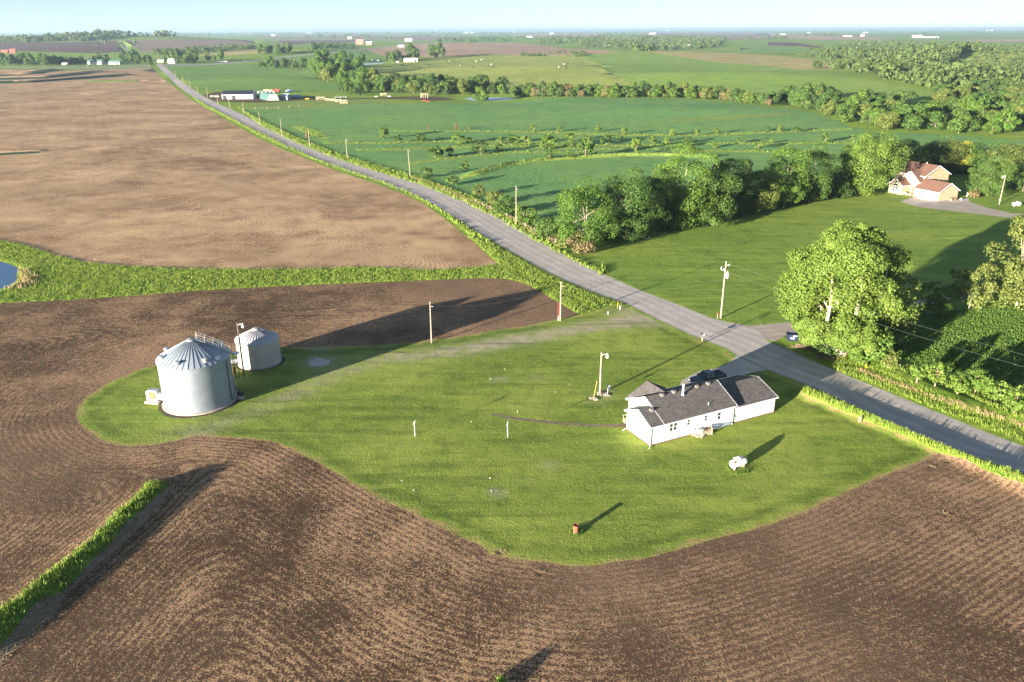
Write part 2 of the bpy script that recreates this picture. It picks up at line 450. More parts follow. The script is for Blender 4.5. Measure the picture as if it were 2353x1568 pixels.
REG = [
 # name, [closed outline], smooth?, material key
 ('hay_meadow', [(375,152),(430,148),(588,147),(600,156),(713,159),(728,177),(763,192),(860,203),(775,214),(588,212),(500,205),(470,209),(430,186)], 0, 'hay'),
 ('pasture', [(780,172),(853,155),(900,146),(1013,134),(1176,128),(1330,126),(1372,145),(1400,168),(1446,192),(1470,207),(1300,212),(1176,208),(1050,206),(900,200)], 0, 'pasture'),
 ('green_field', [(1330,126),(1400,119),(1500,118),(1560,129),(1700,146),(1765,152),(1890,164),(2015,187),(2100,203),(2170,216),(2060,232),(1900,222),(1765,220),(1600,214),(1450,210),(1446,192),(1400,168),(1372,145)], 0, 'green_hill'),
 ('green_field', [(600,140),(700,129),(800,116),(850,118),(880,128),(888,141),(800,141),(735,139),(660,141)], 0, 'hay'),
 ('ploughed_field', [(838,114),(900,108),(988,99),(1176,99),(1230,103),(1300,112),(1430,118),(1370,125),(1230,129),(1150,126),(1060,128),(1000,133),(960,130),(890,132),(870,125)], 0, 'tan'),
 ('stubble_field', [(1476,118.5),(1600,119.5),(1690,123),(1765,127),(1890,139),(2040,158),(1960,153),(1900,161),(1830,160),(1765,151),(1650,144),(1560,130)], 0, 'yellowtan'),
 ('ploughed_field', [(-200,98),(150,97),(269,94),(275,104),(287,119),(230,123),(150,121),(90,119),(60,118),(-200,112)], 0, 'plum'),
 ('ploughed_field', [(285,93),(420,90),(560,92),(585,100),(520,108),(430,118),(360,122),(325,119),(306,106)], 0, 'mauve'),
 ('stubble_field', [(447,128),(500,120),(580,112),(640,117),(600,123),(520,128)], 0, 'yellowtan'),
 ('ploughed_field', [(633,94),(700,93),(860,92),(830,97),(690,101),(660,105)], 0, 'plum'),
 ('ploughed_field', [(1430,86),(1500,75),(1765,75),(1765,90),(1676,92),(1560,90)], 0, 'mauve'),
 ('ploughed_field', [(1765,77),(1900,80),(2060,88),(2000,91),(1890,92),(1765,88)], 0, 'tan'),
 ('ploughed_field', [(1765,97),(1827,98),(1925,113),(1880,111),(1840,107),(1765,105)], 0, 'plum'),
 ('ploughed_field', [(560,83),(800,81),(1000,84),(1100,88),(980,93),(860,90),(640,90)], 0, 'mauve'),
 ('ploughed_field', [(1176,80),(1300,77),(1420,79),(1400,86),(1250,88)], 0, 'tan'),
 ('ploughed_field', [(20,85),(110,84),(260,86),(200,90),(60,92)], 0, 'mauve'),
 ('stubble_field', [(2200,92),(2450,89),(2450,96),(2260,97)], 0, 'tan'),
 ('green_field', [(1700,105),(1800,108),(1925,115),(1990,130),(1900,128),(1800,125),(1700,118)], 0, 'hay'),
 ('hay_meadow', [(2252,164),(2353,158),(2500,156),(2500,190),(2353,184),(2290,178)], 0, 'yellowgreen'),
 ('pasture', [(2190,150),(2240,128),(2320,110),(2500,100),(2500,150),(2353,155),(2240,164)], 0, 'pasture'),
 ('verge_meadow', [(0,157),(150,150),(250,147),(350,147),(349,157),(242,161),(132,164),(0,162),(-200,166),(-200,150)], 0, 'yellowgreen'),
 ('stubble_field', [(-400,162),(0,161),(70,161),(132,164),(242,160),(349,157),(361,168),(373,180),(402,202),(437,228),(478,252),(530,282),(590,316),(650,344),(720,372),(790,399),(860,421),(925,446),(975,470),(1020,502),(1065,538),(1105,572),(1145,607),(1080,615),(980,620),(850,613),(690,618),(440,618),(293,612),(190,602),(117,583),(59,564),(0,552),(-120,520),(-400,450)], 0, 'stubble'),
 ('grass_strip', [(-400,168),(-100,171),(40,172),(118,164),(100,170),(0,176),(-100,180),(-400,184)], 0, 'shadetonegrass'),
 ('grass_strip', [(-400,178),(-50,180),(100,177),(215,167),(205,171),(100,181),(0,184),(-400,192)], 0, 'shadetonegrass'),
 ('grass_strip', [(-400,194),(0,189),(80,186),(200,177),(297,172),(280,176),(200,182),(70,190),(0,193),(-400,200)], 0, 'shadetonegrass'),
 ('grass_strip', [(193,186),(260,184.5),(332,184),(320,187),(250,189.5),(205,189)], 0, 'yellowgreen'),
 ('grass_strip', [(-300,354),(0,352),(70,348),(97,348),(90,352),(0,357),(-300,362)], 0, 'shadetonegrass'),
 ('crop_field', [(545,251),(588,254),(688,252),(813,239),(938,239),(1050,237),(1176,235),(1251,224.5),(1351,224),(1476,225.5),(1576,227),(1651,231.7),(1701,238),(1765,246),(1845,252),(1890,267),(1940,284),(1955,292),(2015,303),(2077,305.5),(2190,310.5),(2353,323),(2700,350),(2700,430),(2353,392),(2040,420),(1830,445),(1700,487),(1560,517),(1400,545),(1310,575),(1240,527),(1160,484),(1090,452),(1000,419),(900,387),(800,357),(700,322),(630,289),(585,263)], 0, 'crop'),
 ('grass_strip', [(880,299),(1000,300),(1176,300.5),(1300,304),(1450,308.5),(1600,310),(1765,303),(1850,299),(1960,296),(1960,300),(1850,303),(1765,307),(1600,314),(1450,313),(1300,309),(1176,304.5),(1000,303),(888,302)], 0, 'weed'),
 ('grass_strip', [(740,327),(888,326.5),(963,325),(1063,322),(1176,325),(1280,330),(1450,333),(1676,327),(1765,329),(1960,326),(1960,330),(1765,334),(1676,331),(1450,338),(1280,335),(1176,330),(1063,326),(963,329),(888,331),(750,331)], 0, 'weed'),
 ('grass_strip', [(813,343),(938,340.5),(1063,335),(1176,332),(1351,341),(1500,340.5),(1600,344),(1765,347),(1900,345),(1900,349),(1765,352),(1600,348),(1500,344.5),(1351,345),(1176,337),(1063,340),(938,345),(820,347)], 0, 'weed'),
 ('grass_strip', [(930,375),(1013,364),(1088,355.5),(1176,348),(1290,348),(1380,350),(1380,353),(1290,352),(1176,353),(1088,360.5),(1013,369),(950,378)], 0, 'weed'),
 ('grass_strip', [(1050,409),(1081,396),(1160,374),(1245,362.5),(1330,357.5),(1433,352.5),(1520,352),(1650,355),(1650,361),(1520,358.5),(1433,359.5),(1330,365.5),(1245,371),(1160,384),(1091,404),(1060,413)], 0, 'weed'),
 ('grass_strip', [(1513,276),(1576,271.5),(1676,268),(1765,263),(1810,257),(1830,260),(1765,268),(1676,275),(1620,278.5),(1560,279.5)], 0, 'yellowgreen'),
 ('grass_strip', [(668,290),(700,291),(730,300),(760,318),(740,320),(700,308)], 0, 'weed'),
 ('hay_meadow', [(560,246),(600,238),(700,233),(800,230),(880,233),(938,238),(813,240),(688,251),(620,252)], 0, 'yellowgreen'),
 ('farmyard', [(466,220),(495,211),(580,217),(700,222),(800,226),(880,224),(960,221.5),(1010,222),(1050,229),(1000,232),(930,229),(860,228),(800,229),(700,231),(600,237),(540,236),(490,232)], 0, 'yard'),
 ('pond', [(1066,227),(1080,223.5),(1120,224),(1176,224.5),(1190,226),(1170,230),(1138,232),(1085,231)], 1, 'ripple'),
 ('pond', [(822,148),(850,144.5),(888,143.5),(880,147),(838,149.5)], 1, 'ripple'),
 ('ploughed_field', [(-900,700),(-400,697),(0,697),(147,690),(293,681),(440,669),(586,660.5),(690,656),(862,649),(998,644),(1101,639),(1162,641),(1203,651),(1238,668),(1272,689),(1306,709),(1330,723),(1400,900),(2000,1020),(2148,1040),(2187,1047),(2224,1057),(2260,1079),(2315,1100),(2353,1108),(2500,1165),(2900,1330),(3600,2600),(1176,3600),(-1600,2600)], 0, 'soil'),
 ('grass_strip', [(377,1109),(345,1113),(300,1153),(264,1184),(211,1240),(162,1277),(96,1327),(49,1369),(0,1400),(-150,1520),(-250,1600),(-200,1660),(-80,1560),(0,1480),(22,1462),(72,1396),(96,1376),(140,1362),(173,1333),(211,1286),(250,1254),(287,1203),(325,1173),(362,1138),(386,1116)], 0, 'tallgrass'),
 ('straw_band', [(386,1116),(362,1138),(325,1173),(287,1203),(250,1254),(211,1286),(173,1333),(140,1362),(96,1376),(72,1396),(22,1462),(0,1480),(-80,1560),(-60,1590),(0,1532),(40,1492),(78,1450),(126,1412),(146,1375),(184,1337),(236,1290),(281,1253),(330,1202),(364,1165),(383,1140),(402,1118)], 0, 'straw'),
 ('grass_strip', [(1133,1585),(1143,1562),(1153,1559),(1165,1566),(1155,1590),(1090,1680),(1000,1790),(950,1760),(1050,1660)], 0, 'tallgrass'),
 ('lawn', [(1290,582),(1370,560),(1450,540),(1560,515),(1700,485),(1830,440),(1920,425),(2040,410),(2200,380),(2400,362),(2750,380),(2750,600),(2353,652),(2200,674),(2119,692),(2068,700),(2000,713),(1900,731),(1812,742),(1723,748),(1640,733),(1562,699),(1477,667),(1395,631),(1330,600)], 0, 'lawn2'),
 ('lane', [(1625,728),(1660,738),(1723,749),(1777,744),(1812,741),(1900,730),(2000,712),(2068,700),(2119,690),(2200,672),(2353,650),(2700,600),(2700,612),(2353,663),(2200,688),(2119,703),(2074,712),(2000,727),(1900,749),(1817,764),(1780,786),(1750,775),(1700,750)], 0, 'lane'),
 ('driveway', [(2068,464),(2100,457),(2150,458),(2200,452),(2220,462),(2270,478),(2324,490),(2420,497),(2420,510),(2310,500),(2230,490),(2160,482),(2110,476)], 0, 'lane'),
 ('concrete_apron', [(2068,463),(2104,452),(2150,460),(2144,462),(2100,471)], 0, 'concrete'),
 ('driveway', [(2170,462),(2225,455),(2228,462),(2190,467)], 0, 'concrete'),
 ('bean_field', [(2010,800),(2060,762),(2120,722),(2200,712),(2353,703),(2900,690),(2900,1080),(2353,905),(2200,862),(2100,838)], 0, 'bean'),
 ('pond', POND_W, 0, 'water'),
 ('lawn', LAWN, 0, 'lawn'),
 ('gravel_patch', [(709,831),(713,827),(722,826),(727,823),(739,824),(746,827),(754,826),(761,831),(756,834),(757,839),(746,840),(737,843),(727,841),(716,842),(711,837)], 0, 'gravel'),
 ('driveway', [(1700,812),(1683,826),(1668,838),(1651,845),(1606,853),(1588,863),(1566,875),(1560,890),(1600,900),(1655,880),(1681,869),(1731,856),(1762,851),(1790,860),(1800,850),(1740,815)], 0, 'gravel'),
 ('footpath', [(1128,949.5),(1169,956.5),(1203,961.5),(1299,971.5),(1374,975.5),(1426,975),(1440,968),(1446,962),(1446,985),(1430,982),(1374,981),(1299,977.5),(1203,967),(1169,962),(1128,954)], 0, 'dirtpath'),
 ('road', ROAD_L + ROAD_R, 0, 'road'),
 ('highway', [(375,149),(480,147),(588,138.5),(638,132),(713,124),(813,114),(913,105.5),(1013,97.5),(1013,98.6),(913,107),(813,116),(713,126.5),(638,135),(588,141.5),(480,150),(375,152)], 0, 'highway'),
 ('highway', [(-300,154.8),(0,154.8),(250,154.6),(345,151),(345,152.8),(250,156.3),(0,156.4),(-300,156.6)], 0, 'highway'),
 ('road', [(271,94.5),(283,104),(291,118),(296,124),(304,124),(298,117.5),(290,104),(277.5,94.5)], 0, 'highway'),
]
def build_ground():
    verts = []; faces = []; edges = []
    for name, pts, sm, key in REG:
        p = lin_line(pts, True)
        idx = []
        for u, v in p:
            w = W(u, v) if v < 1568 * 1.2 else flat(u, v)
            idx.append(len(verts)); verts.append((w[0], w[1]))
        ar = sum(verts[a][0]*verts[b][1]-verts[b][0]*verts[a][1] for a, b in zip(idx, idx[1:]+idx[:1]))
        faces.append(idx if ar > 0 else idx[::-1])
    # free points: a 2 m grid nearby, rings farther out
    xs, ys = np.meshgrid(np.arange(-150, 260, 2.0), np.arange(20, 262, 2.0))
    xs = xs.ravel(); ys = ys.ravel()
    xs = xs + NR.uniform(-.3, .3, xs.shape); ys = ys + NR.uniform(-.3, .3, ys.shape)
    r = np.hypot(xs, ys); az = np.degrees(np.arctan2(xs, ys))
    k = (r < 262) & (np.abs(az) < 56)
    pts = [np.stack([xs[k], ys[k]], 1)]
    # finer points along the terraces
    for line, h, w in RIDGES:
        L = np.array(line)
        for a, b in zip(L[:-1], L[1:]):
            n = int(np.linalg.norm(b-a) / (w * .6)) + 1
            if np.hypot(*a) > 900: n = min(n, 60)
            t = (b-a) / np.linalg.norm(b-a); nn = np.array([-t[1], t[0]])
            for off in (-1.7, -1.1, -.55, 0, .55, 1.1, 1.7):
                pts.append(a + (b-a) * ((np.arange(n) + .5) / n)[:, None] + nn * off * w)
    rr = 262.0; ring = []
    while rr < 32000:
        n = 112
        a = np.radians(np.linspace(-58, 58, n)) + (len(ring) % 2) * .009
        ring.append(np.stack([rr*np.sin(a), rr*np.cos(a)], 1)); rr *= 1.021
    pts += ring
    a = np.radians(np.linspace(-75, 75, 40))
    for q in (34000.,): pts.append(np.stack([q*np.sin(a), q*np.cos(a)], 1))
    pts.append(np.array([(-300, -20.), (300, -20.), (-700, 150), (700, 150), (-2000, 800), (2000, 800)]))
    P = np.concatenate(pts)
    nfix = len(verts)
    allv = [Vector(v) for v in verts] + [Vector((float(a), float(b))) for a, b in P]
    res = delaunay_2d_cdt(allv, [], faces, 0, 1e-4, True)
    V = np.array([(v[0], v[1]) for v in res[0]]); Fs = res[2]; of = res[5]
    Z = hgt(V[:, 0], V[:, 1])
    owner = np.array([max(o) if len(o) else -1 for o in of])
    F = np.array([f for f in Fs], dtype=np.int64)
    # level water
    for i, (name, pts_, sm, key) in enumerate(REG):
        if key in ('water', 'ripple'):
            vi = np.unique(F[owner == i])
            if len(vi): Z[vi] = np.median(Z[vi]) - .05
        if name == 'pond': pass
    # attributes
    def wl(uv): return [tuple(W(u, v)[:2]) for u, v in uv]
    lawn_l = wl(lin_line(LAWN + [LAWN[0]], False, 30))
    X, Y = V[:, 0], V[:, 1]
    near = np.hypot(X, Y) < 330
    row = np.zeros(len(V)); edge = np.full(len(V), 9.0); worn = np.zeros(len(V))
    i_soil = [i for i, g in enumerate(REG) if g[3] == 'soil'][0]
    vs = np.unique(F[(owner == i_soil)])
    d1 = seg_dist(X[vs], Y[vs], lawn_l)
    strip = wl([(377,1109),(321,1154),(264,1203),(189,1263),(113,1324),(45,1384),(-90,1500),(-250,1640)])
    d2 = seg_dist(X[vs], Y[vs], strip)
    top = wl([(-900,700),(-400,697),(0,697),(147,690),(293,681),(440,669),(586,660.5),(690,656),(862,649),(998,644),(1101,639),(1162,641)])
    d3 = seg_dist(X[vs], Y[vs], top)
    smin = lambda a, b, k: np.minimum(a, b) - np.maximum(k - np.abs(a - b), 0) ** 2 / (4 * k)
    q = smin(d1, d2 * 1.0 + 4, 6.); q = smin(q, d3, 10.)
    row[vs] = q
    i_st = [i for i, g in enumerate(REG) if g[3] == 'stubble'][0]
    vs = np.unique(F[owner == i_st])
    d1 = seg_dist(X[vs], Y[vs], wl(ROAD_L[4:22])); bot = wl([(-400,450),(0,552),(117,583),(293,612),(690,618),(980,620),(1145,607)])
    d2 = seg_dist(X[vs], Y[vs], bot)
    row[vs] = smin(d1, d2 * .8 + 22, 10.)
    for i, g in enumerate(REG):
        if g[3] in ('crop', 'bean', 'green_hill', 'pasture', 'hay'):
            vs = np.unique(F[owner == i])
            ref = {'crop': [(600,440),(900,405),(1081,396),(1245,364),(1433,354),(1650,357),(2000,372),(2400,392)],
                   'bean': [(2100,838),(2353,905),(2900,1080)], 'green_hill': [(1330,126),(1560,160),(1765,170),(2015,200)],
                   'pasture': [(780,172),(1013,134),(1300,126)], 'hay': [(375,152),(588,147),(900,147)]}[g[3]]
            if len(vs): row[vs] = seg_dist(X[vs], Y[vs], wl(ref))
        if g[3] == 'lawn':
            vs = np.unique(F[owner == i])
            edge[vs] = seg_dist(X[vs], Y[vs], lawn_l)
            tr = wl([(1440,741),(1341,753),(1272,767),(1169,784),(1067,805),(964,816),(862,829),(800,846),(740,872),(690,900),(620,932),(540,960),(470,985)])
            d = seg_dist(X[vs], Y[vs], tr)
            fade = np.clip((X[vs] + 55) / 60, .25, 1)
            w = (np.exp(-((d - 1.0) / .8) ** 2) * 1.15 + np.exp(-(d / 2.8) ** 2) * .5) * fade
            for u, v, r_, s_ in [(1476,733,3.6,1.4),(1452,722,3.2,1.4),(1435,735,3.0,1.1),(1412,741,2.6,.8),(1500,742,2.2,1.2),(730,833,1.9,1.7),(746,830,1.5,1.5),(722,826,1.1,1.2),(735,806,1.6,.7),(530,968,2.0,.5),(1372,917,.9,1.0),(1393,906,1.1,.8),(1130,1130,.6,.8),(1268,1070,.9,.7),(440,1002,3,.55),(1150,873,.7,.6),(1245,905,.7,.6),(1240,870,1,.4),(1200,1110,.7,.6)]:
                c = flat(u, v); w = np.maximum(w, s_ * np.exp(-(((X[vs]-c[0])**2 + (Y[vs]-c[1])**2) / r_**2)))
            for (cu, cv, rr_) in [(457,872,5.3),(597,825,3.8)]:
                c = flat(cu, cv); 
            worn[vs] = w
        if g[3] in ('road', 'lane', 'gravel'):
            vs = np.unique(F[owner == i])
            if g[3] == 'road':
                cl = [((a[0]+b[0])/2, (a[1]+b[1])/2) for a, b in zip(ROAD_L[6:], ROAD_L[7:])]
                row[vs] = seg_dist(X[vs], Y[vs], wl(ROAD_L))
            else: row[vs] = seg_dist(X[vs], Y[vs], wl([(1723,756),(1812,750),(1900,739),(2000,720),(2068,706),(2353,657),(2700,606)]))
    groups = {}
    for fi, o in enumerate(owner): groups.setdefault(int(o), []).append(fi)
    cen = V[F].mean(1)
    for o, fl in groups.items():
        f = F[fl]
        # no far-off hull slivers behind the camera
        vi, inv = np.unique(f, return_inverse=True); f2 = inv.reshape(f.shape)
        co = np.stack([X[vi], Y[vi], Z[vi]], 1)
        # face upward
        a = co[f2[:, 1]] - co[f2[:, 0]]; b = co[f2[:, 2]] - co[f2[:, 0]]
        flip = np.cross(a[:, :2], b[:, :2]) < 0
        f2[flip] = f2[flip][:, ::-1]
        name, key = ('ground', 'verge') if o < 0 else (REG[o][0], REG[o][3])
        me = np_mesh(name, co, f2, key not in ('water', 'ripple'), {'row': ('POINT', row[vi]), 'edge': ('POINT', edge[vi]), 'worn': ('POINT', worn[vi])})
        link(name, me, GM[key], kind='structure')
    return V, F, owner

GM = {}
GM['verge'] = grass_mat('verge_grass', (.11,.21,.02), (.21,.33,.035), (.27,.33,.05), ((.30,.22,.11), .35), fine=1.6, big=.05, bumpd=.3)
GM['lawn'] = grass_mat('mown_lawn', (.095,.155,.022), (.205,.280,.040), (.275,.325,.060), ((.30,.26,.11), .3), fine=2.4, big=.045, bumpd=.15, worn=(.36,.31,.23), edge=(.34,.23,.11), patch=.75)
GM['lawn2'] = grass_mat('far_lawn', (.095,.180,.025), (.190,.280,.042), (.250,.315,.055), None, fine=1.8, big=.03, bumpd=.15, patch=.6)
GM['hay'] = grass_mat('hay_grass', (.12,.23,.045), (.18,.31,.06), (.22,.33,.06), None, fine=.35, big=.012, bumpd=.3, rows=9.0, rowamt=.18)
GM['pasture'] = grass_mat('pasture_grass', (.22,.28,.06), (.31,.36,.075), (.34,.36,.09), ((.21,.19,.08), .4), fine=.3, big=.012, bumpd=.5, patch=.8)
GM['green_hill'] = grass_mat('hill_crop', (.17,.28,.05), (.24,.36,.06), (.28,.36,.07), None, fine=.3, big=.008, bumpd=.3, rows=14.0, rowamt=.22)
GM['crop'] = grass_mat('green_crop', (.105,.235,.065), (.180,.330,.095), (.220,.350,.085), None, fine=.9, big=.02, bumpd=.25, rows=1.9, rowamt=.25, patch=.6)
GM['bean'] = grass_mat('bean_crop', (.06,.15,.03), (.11,.22,.045), (.13,.24,.05), None, fine=1.6, big=.06, bumpd=.5, rows=1.5, rowamt=.25)
GM['weed'] = grass_mat('weedy_strip', (.18,.27,.045), (.29,.39,.065), (.34,.40,.08), ((.3,.24,.12), .4), fine=.9, big=.05, bumpd=.5)
GM['yellowgreen'] = grass_mat('yellow_grass', (0.144,0.216,0.042), (0.216,0.288,0.060), (0.264,0.300,0.084), None, fine=.5, big=.03, bumpd=.3)
GM['shadetonegrass'] = grass_mat('shade_toned_terrace_grass', (.02,.055,.032), (.03,.075,.038), (.04,.09,.04), None, fine=.6, big=.03, bumpd=.4)  # shade of the far terrace slopes put into the grass colour
GM['tallgrass'] = grass_mat('tall_grass', (.08,.20,.02), (.15,.31,.035), (.18,.32,.04), None, fine=2.5, big=.1, bumpd=.3)
GM['straw'] = soil_mat('straw_mulch', (.09,.065,.045), (.24,.185,.13), .5, 1.0, rowdepth=.02)
GM['soil'] = soil_mat('field_soil', (.070,.041,.025), (.42,.265,.148), .76, .62, green=.35, rowdepth=.004, tone=(.21,.135,.085))
GM['stubble'] = soil_mat('stubble_soil', (.19,.11,.058), (.61,.42,.235), .76, .74, rowdepth=.004, streak=.4)
GM['tan'] = soil_mat('tan_soil', (.30,.20,.13), (.52,.37,.24), 6, .6, rowdepth=.2)
GM['yellowtan'] = soil_mat('yellow_soil', (.30,.25,.10), (.48,.41,.17), 8, .6, rowdepth=.2)
GM['plum'] = soil_mat('plum_soil', (.10,.06,.05), (.17,.10,.08), 8, .5, rowdepth=.2)
GM['mauve'] = soil_mat('mauve_soil', (.22,.16,.12), (.36,.27,.20), 8, .5, rowdepth=.2)
GM['yard'] = soil_mat('yard_soil', (.10,.065,.04), (.17,.19,.06), 3, .5, rowdepth=.1)
def gravel_mat(name, c1, c2, tracks=True):
    b = NB(name)
    a = b.attr('row')
    f = b.noise(5, 5, .7); g = b.noise(.25, 4, .6)
    c = b.mix(b.ramp(f, .3, .7), c1, c2)
    c = b.mix(b.math('MULTIPLY', b.ramp(g, .4, .7), .4), c, tuple(x * 1.25 for x in c2))
    if tracks:
        w = b.math('MULTIPLY_ADD', b.math('SINE', b.math('ADD', b.math('MULTIPLY', a, 2.7), b.math('MULTIPLY', b.noise(.05, 2), 3))), .5, .5)
        c = b.mix(b.math('MULTIPLY', w, .35), c, tuple(x * .7 for x in c1))
        e = b.ramp(b.math('ADD', a, b.noise(.4, 4)), .5, 1.1, .55, 0)
        c = b.mix(e, c, (.11, .10, .07))
    return b.done(b.principled(c, .9, 0, b.bump(b.math('ADD', f, b.noise(1.2, 3)), .06), .2))
GM['road'] = gravel_mat('road_gravel', (.35,.315,.28), (.51,.465,.42))
GM['lane'] = gravel_mat('lane_gravel', (.30,.26,.22), (.44,.38,.32))
GM['gravel'] = gravel_mat('drive_gravel', (.34,.31,.28), (.50,.46,.42), False)
GM['concrete'] = plain('concrete', (.42,.37,.32), .85, bump=.01)
GM['dirtpath'] = plain('path_dirt', (.17,.125,.09), .95, var=.35, scale=1.6)
GM['highway'] = plain('far_asphalt', (.26,.25,.24), .85, var=.1)
def water_mat():
    b = NB('pond_water')
    n = b.bump(b.noise(1.6, 3, .5), .02)
    return b.done(b.principled((.02,.085,.17), .12, 0, n, .6))
GM['water'] = water_mat()
def ripple_mat():
    b = NB('sky_toned_pond_water')
    return b.done(b.principled((.30,.44,.54), .5, 0, b.bump(b.noise(.7, 3), .2), .8))  # pale blue base colour stands in for sky mirrored by the ripples
GM['ripple'] = ripple_mat()
V_, F_, OWN = build_ground()
# ------------------------------------------------------------------ vegetation
def crown_np(rng, w, h, z0, nl, n, leaf, lobe=(.15, .24), shape='round', gap=0.0):
    """leaf clumps on the shells of lobes that fill an ellipsoidal crown; returns V, F, hue and the lobe centres"""
    ax = np.array([w/2, w/2, h/2]); zc = z0 + h/2
    zz = rng.uniform(-1, 1, nl); an = rng.uniform(0, 6.283, nl); rx = np.sqrt(1 - np.abs(zz) ** 2.6)
    d = np.stack([np.cos(an) * rx, np.sin(an) * rx, zz], 1)
    rr = rng.uniform(.3, 1.12, nl) ** .5 * (1 + .08 * np.sin(3 * an + 6 * rng.random()) * np.cos(2.2 * zz + 6 * rng.random()))
    C = d * rr[:, None] * ax * np.array([.72, .72, .76])
    if shape == 'cone': C[:, :2] *= np.clip(1.15 - (C[:, 2] / h + .5) * .95, .15, 1)[:, None]
    if shape == 'vase': C[:, :2] *= np.clip(.55 + (C[:, 2] / h + .5) * .6, .3, 1.1)[:, None]
    LR = rng.uniform(lobe[0] * .7, lobe[1] * 1.1, nl) * min(w, h * 1.3)
    lh = rng.uniform(-.18, .18, nl)
    k = rng.integers(0, nl, n)
    e = rng.normal(size=(n, 3)); e /= np.linalg.norm(e, axis=1)[:, None]
    out = C[k] / ax; out /= (np.linalg.norm(out, axis=1)[:, None] + 1e-6)
    e = e + out * .55 + np.array([0, 0, .25]); e /= np.linalg.norm(e, axis=1)[:, None]
    P = C[k] + e * (LR[k] * rng.uniform(.55, 1.08, n) ** .7)[:, None] * np.array([1.1, 1.1, .85])
    P[:, 2] += zc
    P[:, 2] = np.maximum(P[:, 2], .02 * h)
    nrm = e + rng.normal(size=(n, 3)) * .55 + np.array([0, 0, .15]); nrm /= np.linalg.norm(nrm, axis=1)[:, None]
    t = np.cross(nrm, rng.normal(size=(n, 3))); t /= np.linalg.norm(t, axis=1)[:, None]
    b = np.cross(nrm, t)
    s = (leaf * rng.uniform(.35, 1.5, n))[:, None]
    V = np.stack([P - t*s*.5 - b*s*.32, P + t*s*.12 - b*s*.5, P + t*s*.55 + b*s*.1, P - t*s*.1 + b*s*.5], 1).reshape(-1, 3)
    F = np.arange(4*n).reshape(-1, 4)
    hue = np.clip(.45 + lh[k] + rng.uniform(-.22, .22, n), 0, 1)
    C[:, 2] += zc
    return V, F, hue, C, LR
def trunk_mb(rng, h, r, C, nb=7, lean=0.0, fork=None):
    mb = MB(); top = Vector((lean, 0, h))
    mb.tube([(0,0,-.3), (lean*.2, 0, h*.3), (lean*.6, .1, h*.65), top], [r*1.25, r*.95, r*.7, r*.3], 8)
    idx = rng.choice(len(C), min(nb, len(C)), replace=False)
    for i in idx:
        c = Vector([float(q) for q in C[i]]); t0 = rng.uniform(.28, .75)
        a = Vector((lean*t0, 0, h*t0)); m = a.lerp(c, .5) + Vector((0, 0, h*.05))
        mb.tube([a, m, c], [r*.5, r*.32, r*.1], 6)
    return mb
LM = {
 'spring': leaf_mat('spring_leaves', (.070,.138,.017), (.160,.225,.038), .25),
 'bright': leaf_mat('bright_leaves', (.052,.118,.014), (.120,.192,.030), .25),
 'mid': leaf_mat('mid_leaves', (.036,.086,.015), (.090,.148,.027), .2),
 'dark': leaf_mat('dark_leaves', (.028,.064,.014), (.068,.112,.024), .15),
 'olive': leaf_mat('olive_leaves', (.075,.106,.020), (.148,.178,.040), .22),
 'tawny': leaf_mat('tawny_leaves', (.12,.10,.04), (.21,.165,.075), .2),
 'yellow': leaf_mat('yellow_leaves', (.22,.25,.03), (.36,.35,.04), .3),
 'haze': leaf_mat('wood_leaves', (.045,.080,.020), (.105,.140,.035), .15),
}
BARK = plain('bark', (.20,.16,.12), .9, var=.3, scale=2.0)
BARKL = plain('pale_bark', (.36,.29,.21), .9, var=.25, scale=2.0)
TWIG = plain('dry_twig', (.24,.17,.11), .9, var=.3, scale=3.0)

def tree(u, v, wid, top, mat, label, seed, dens=1.0, kind='tree', cat='tree', group=None, leaf=.55, shape='round', base=.18, bark=BARK, nl=26, trunk=.016, lobe=(.15,.24), sy=1.0):
    """a tree whose trunk meets the ground at (u, v), crown wid picture units wide and reaching picture row top"""
    p = W(u, v); m = px_m(p); w = wid * m * 1.22; h = tall(p, top)
    rng = np.random.default_rng(seed)
    n = int(dens * 95 * w * h / (leaf * leaf * 12) * .55)
    n = max(500, min(n, 52000))
    V, F, hue, C, LRR = crown_np(rng, w * .93, h * (1 - base), h * base, nl, n, leaf, lobe, shape)
    if base < .08:
        V2, F2, h2, C2, L2 = crown_np(rng, w * .88, h * .5, 0, max(8, nl // 2), n // 3, leaf, lobe, 'round')
        F = np.concatenate([F, F2 + len(V)]); V = np.concatenate([V, V2]); hue = np.concatenate([hue, h2])
    t = thing(kind, label, cat, tuple(p), rng.uniform(0, 6.28), group)
    link('crown', np_mesh('crown', V, F, False, {'hue': ('FACE', hue)}), LM[mat], t)
    trunk_mb(rng, h * .72, max(.12, h * trunk), C, 8).build('trunk', bark, t)
    return t

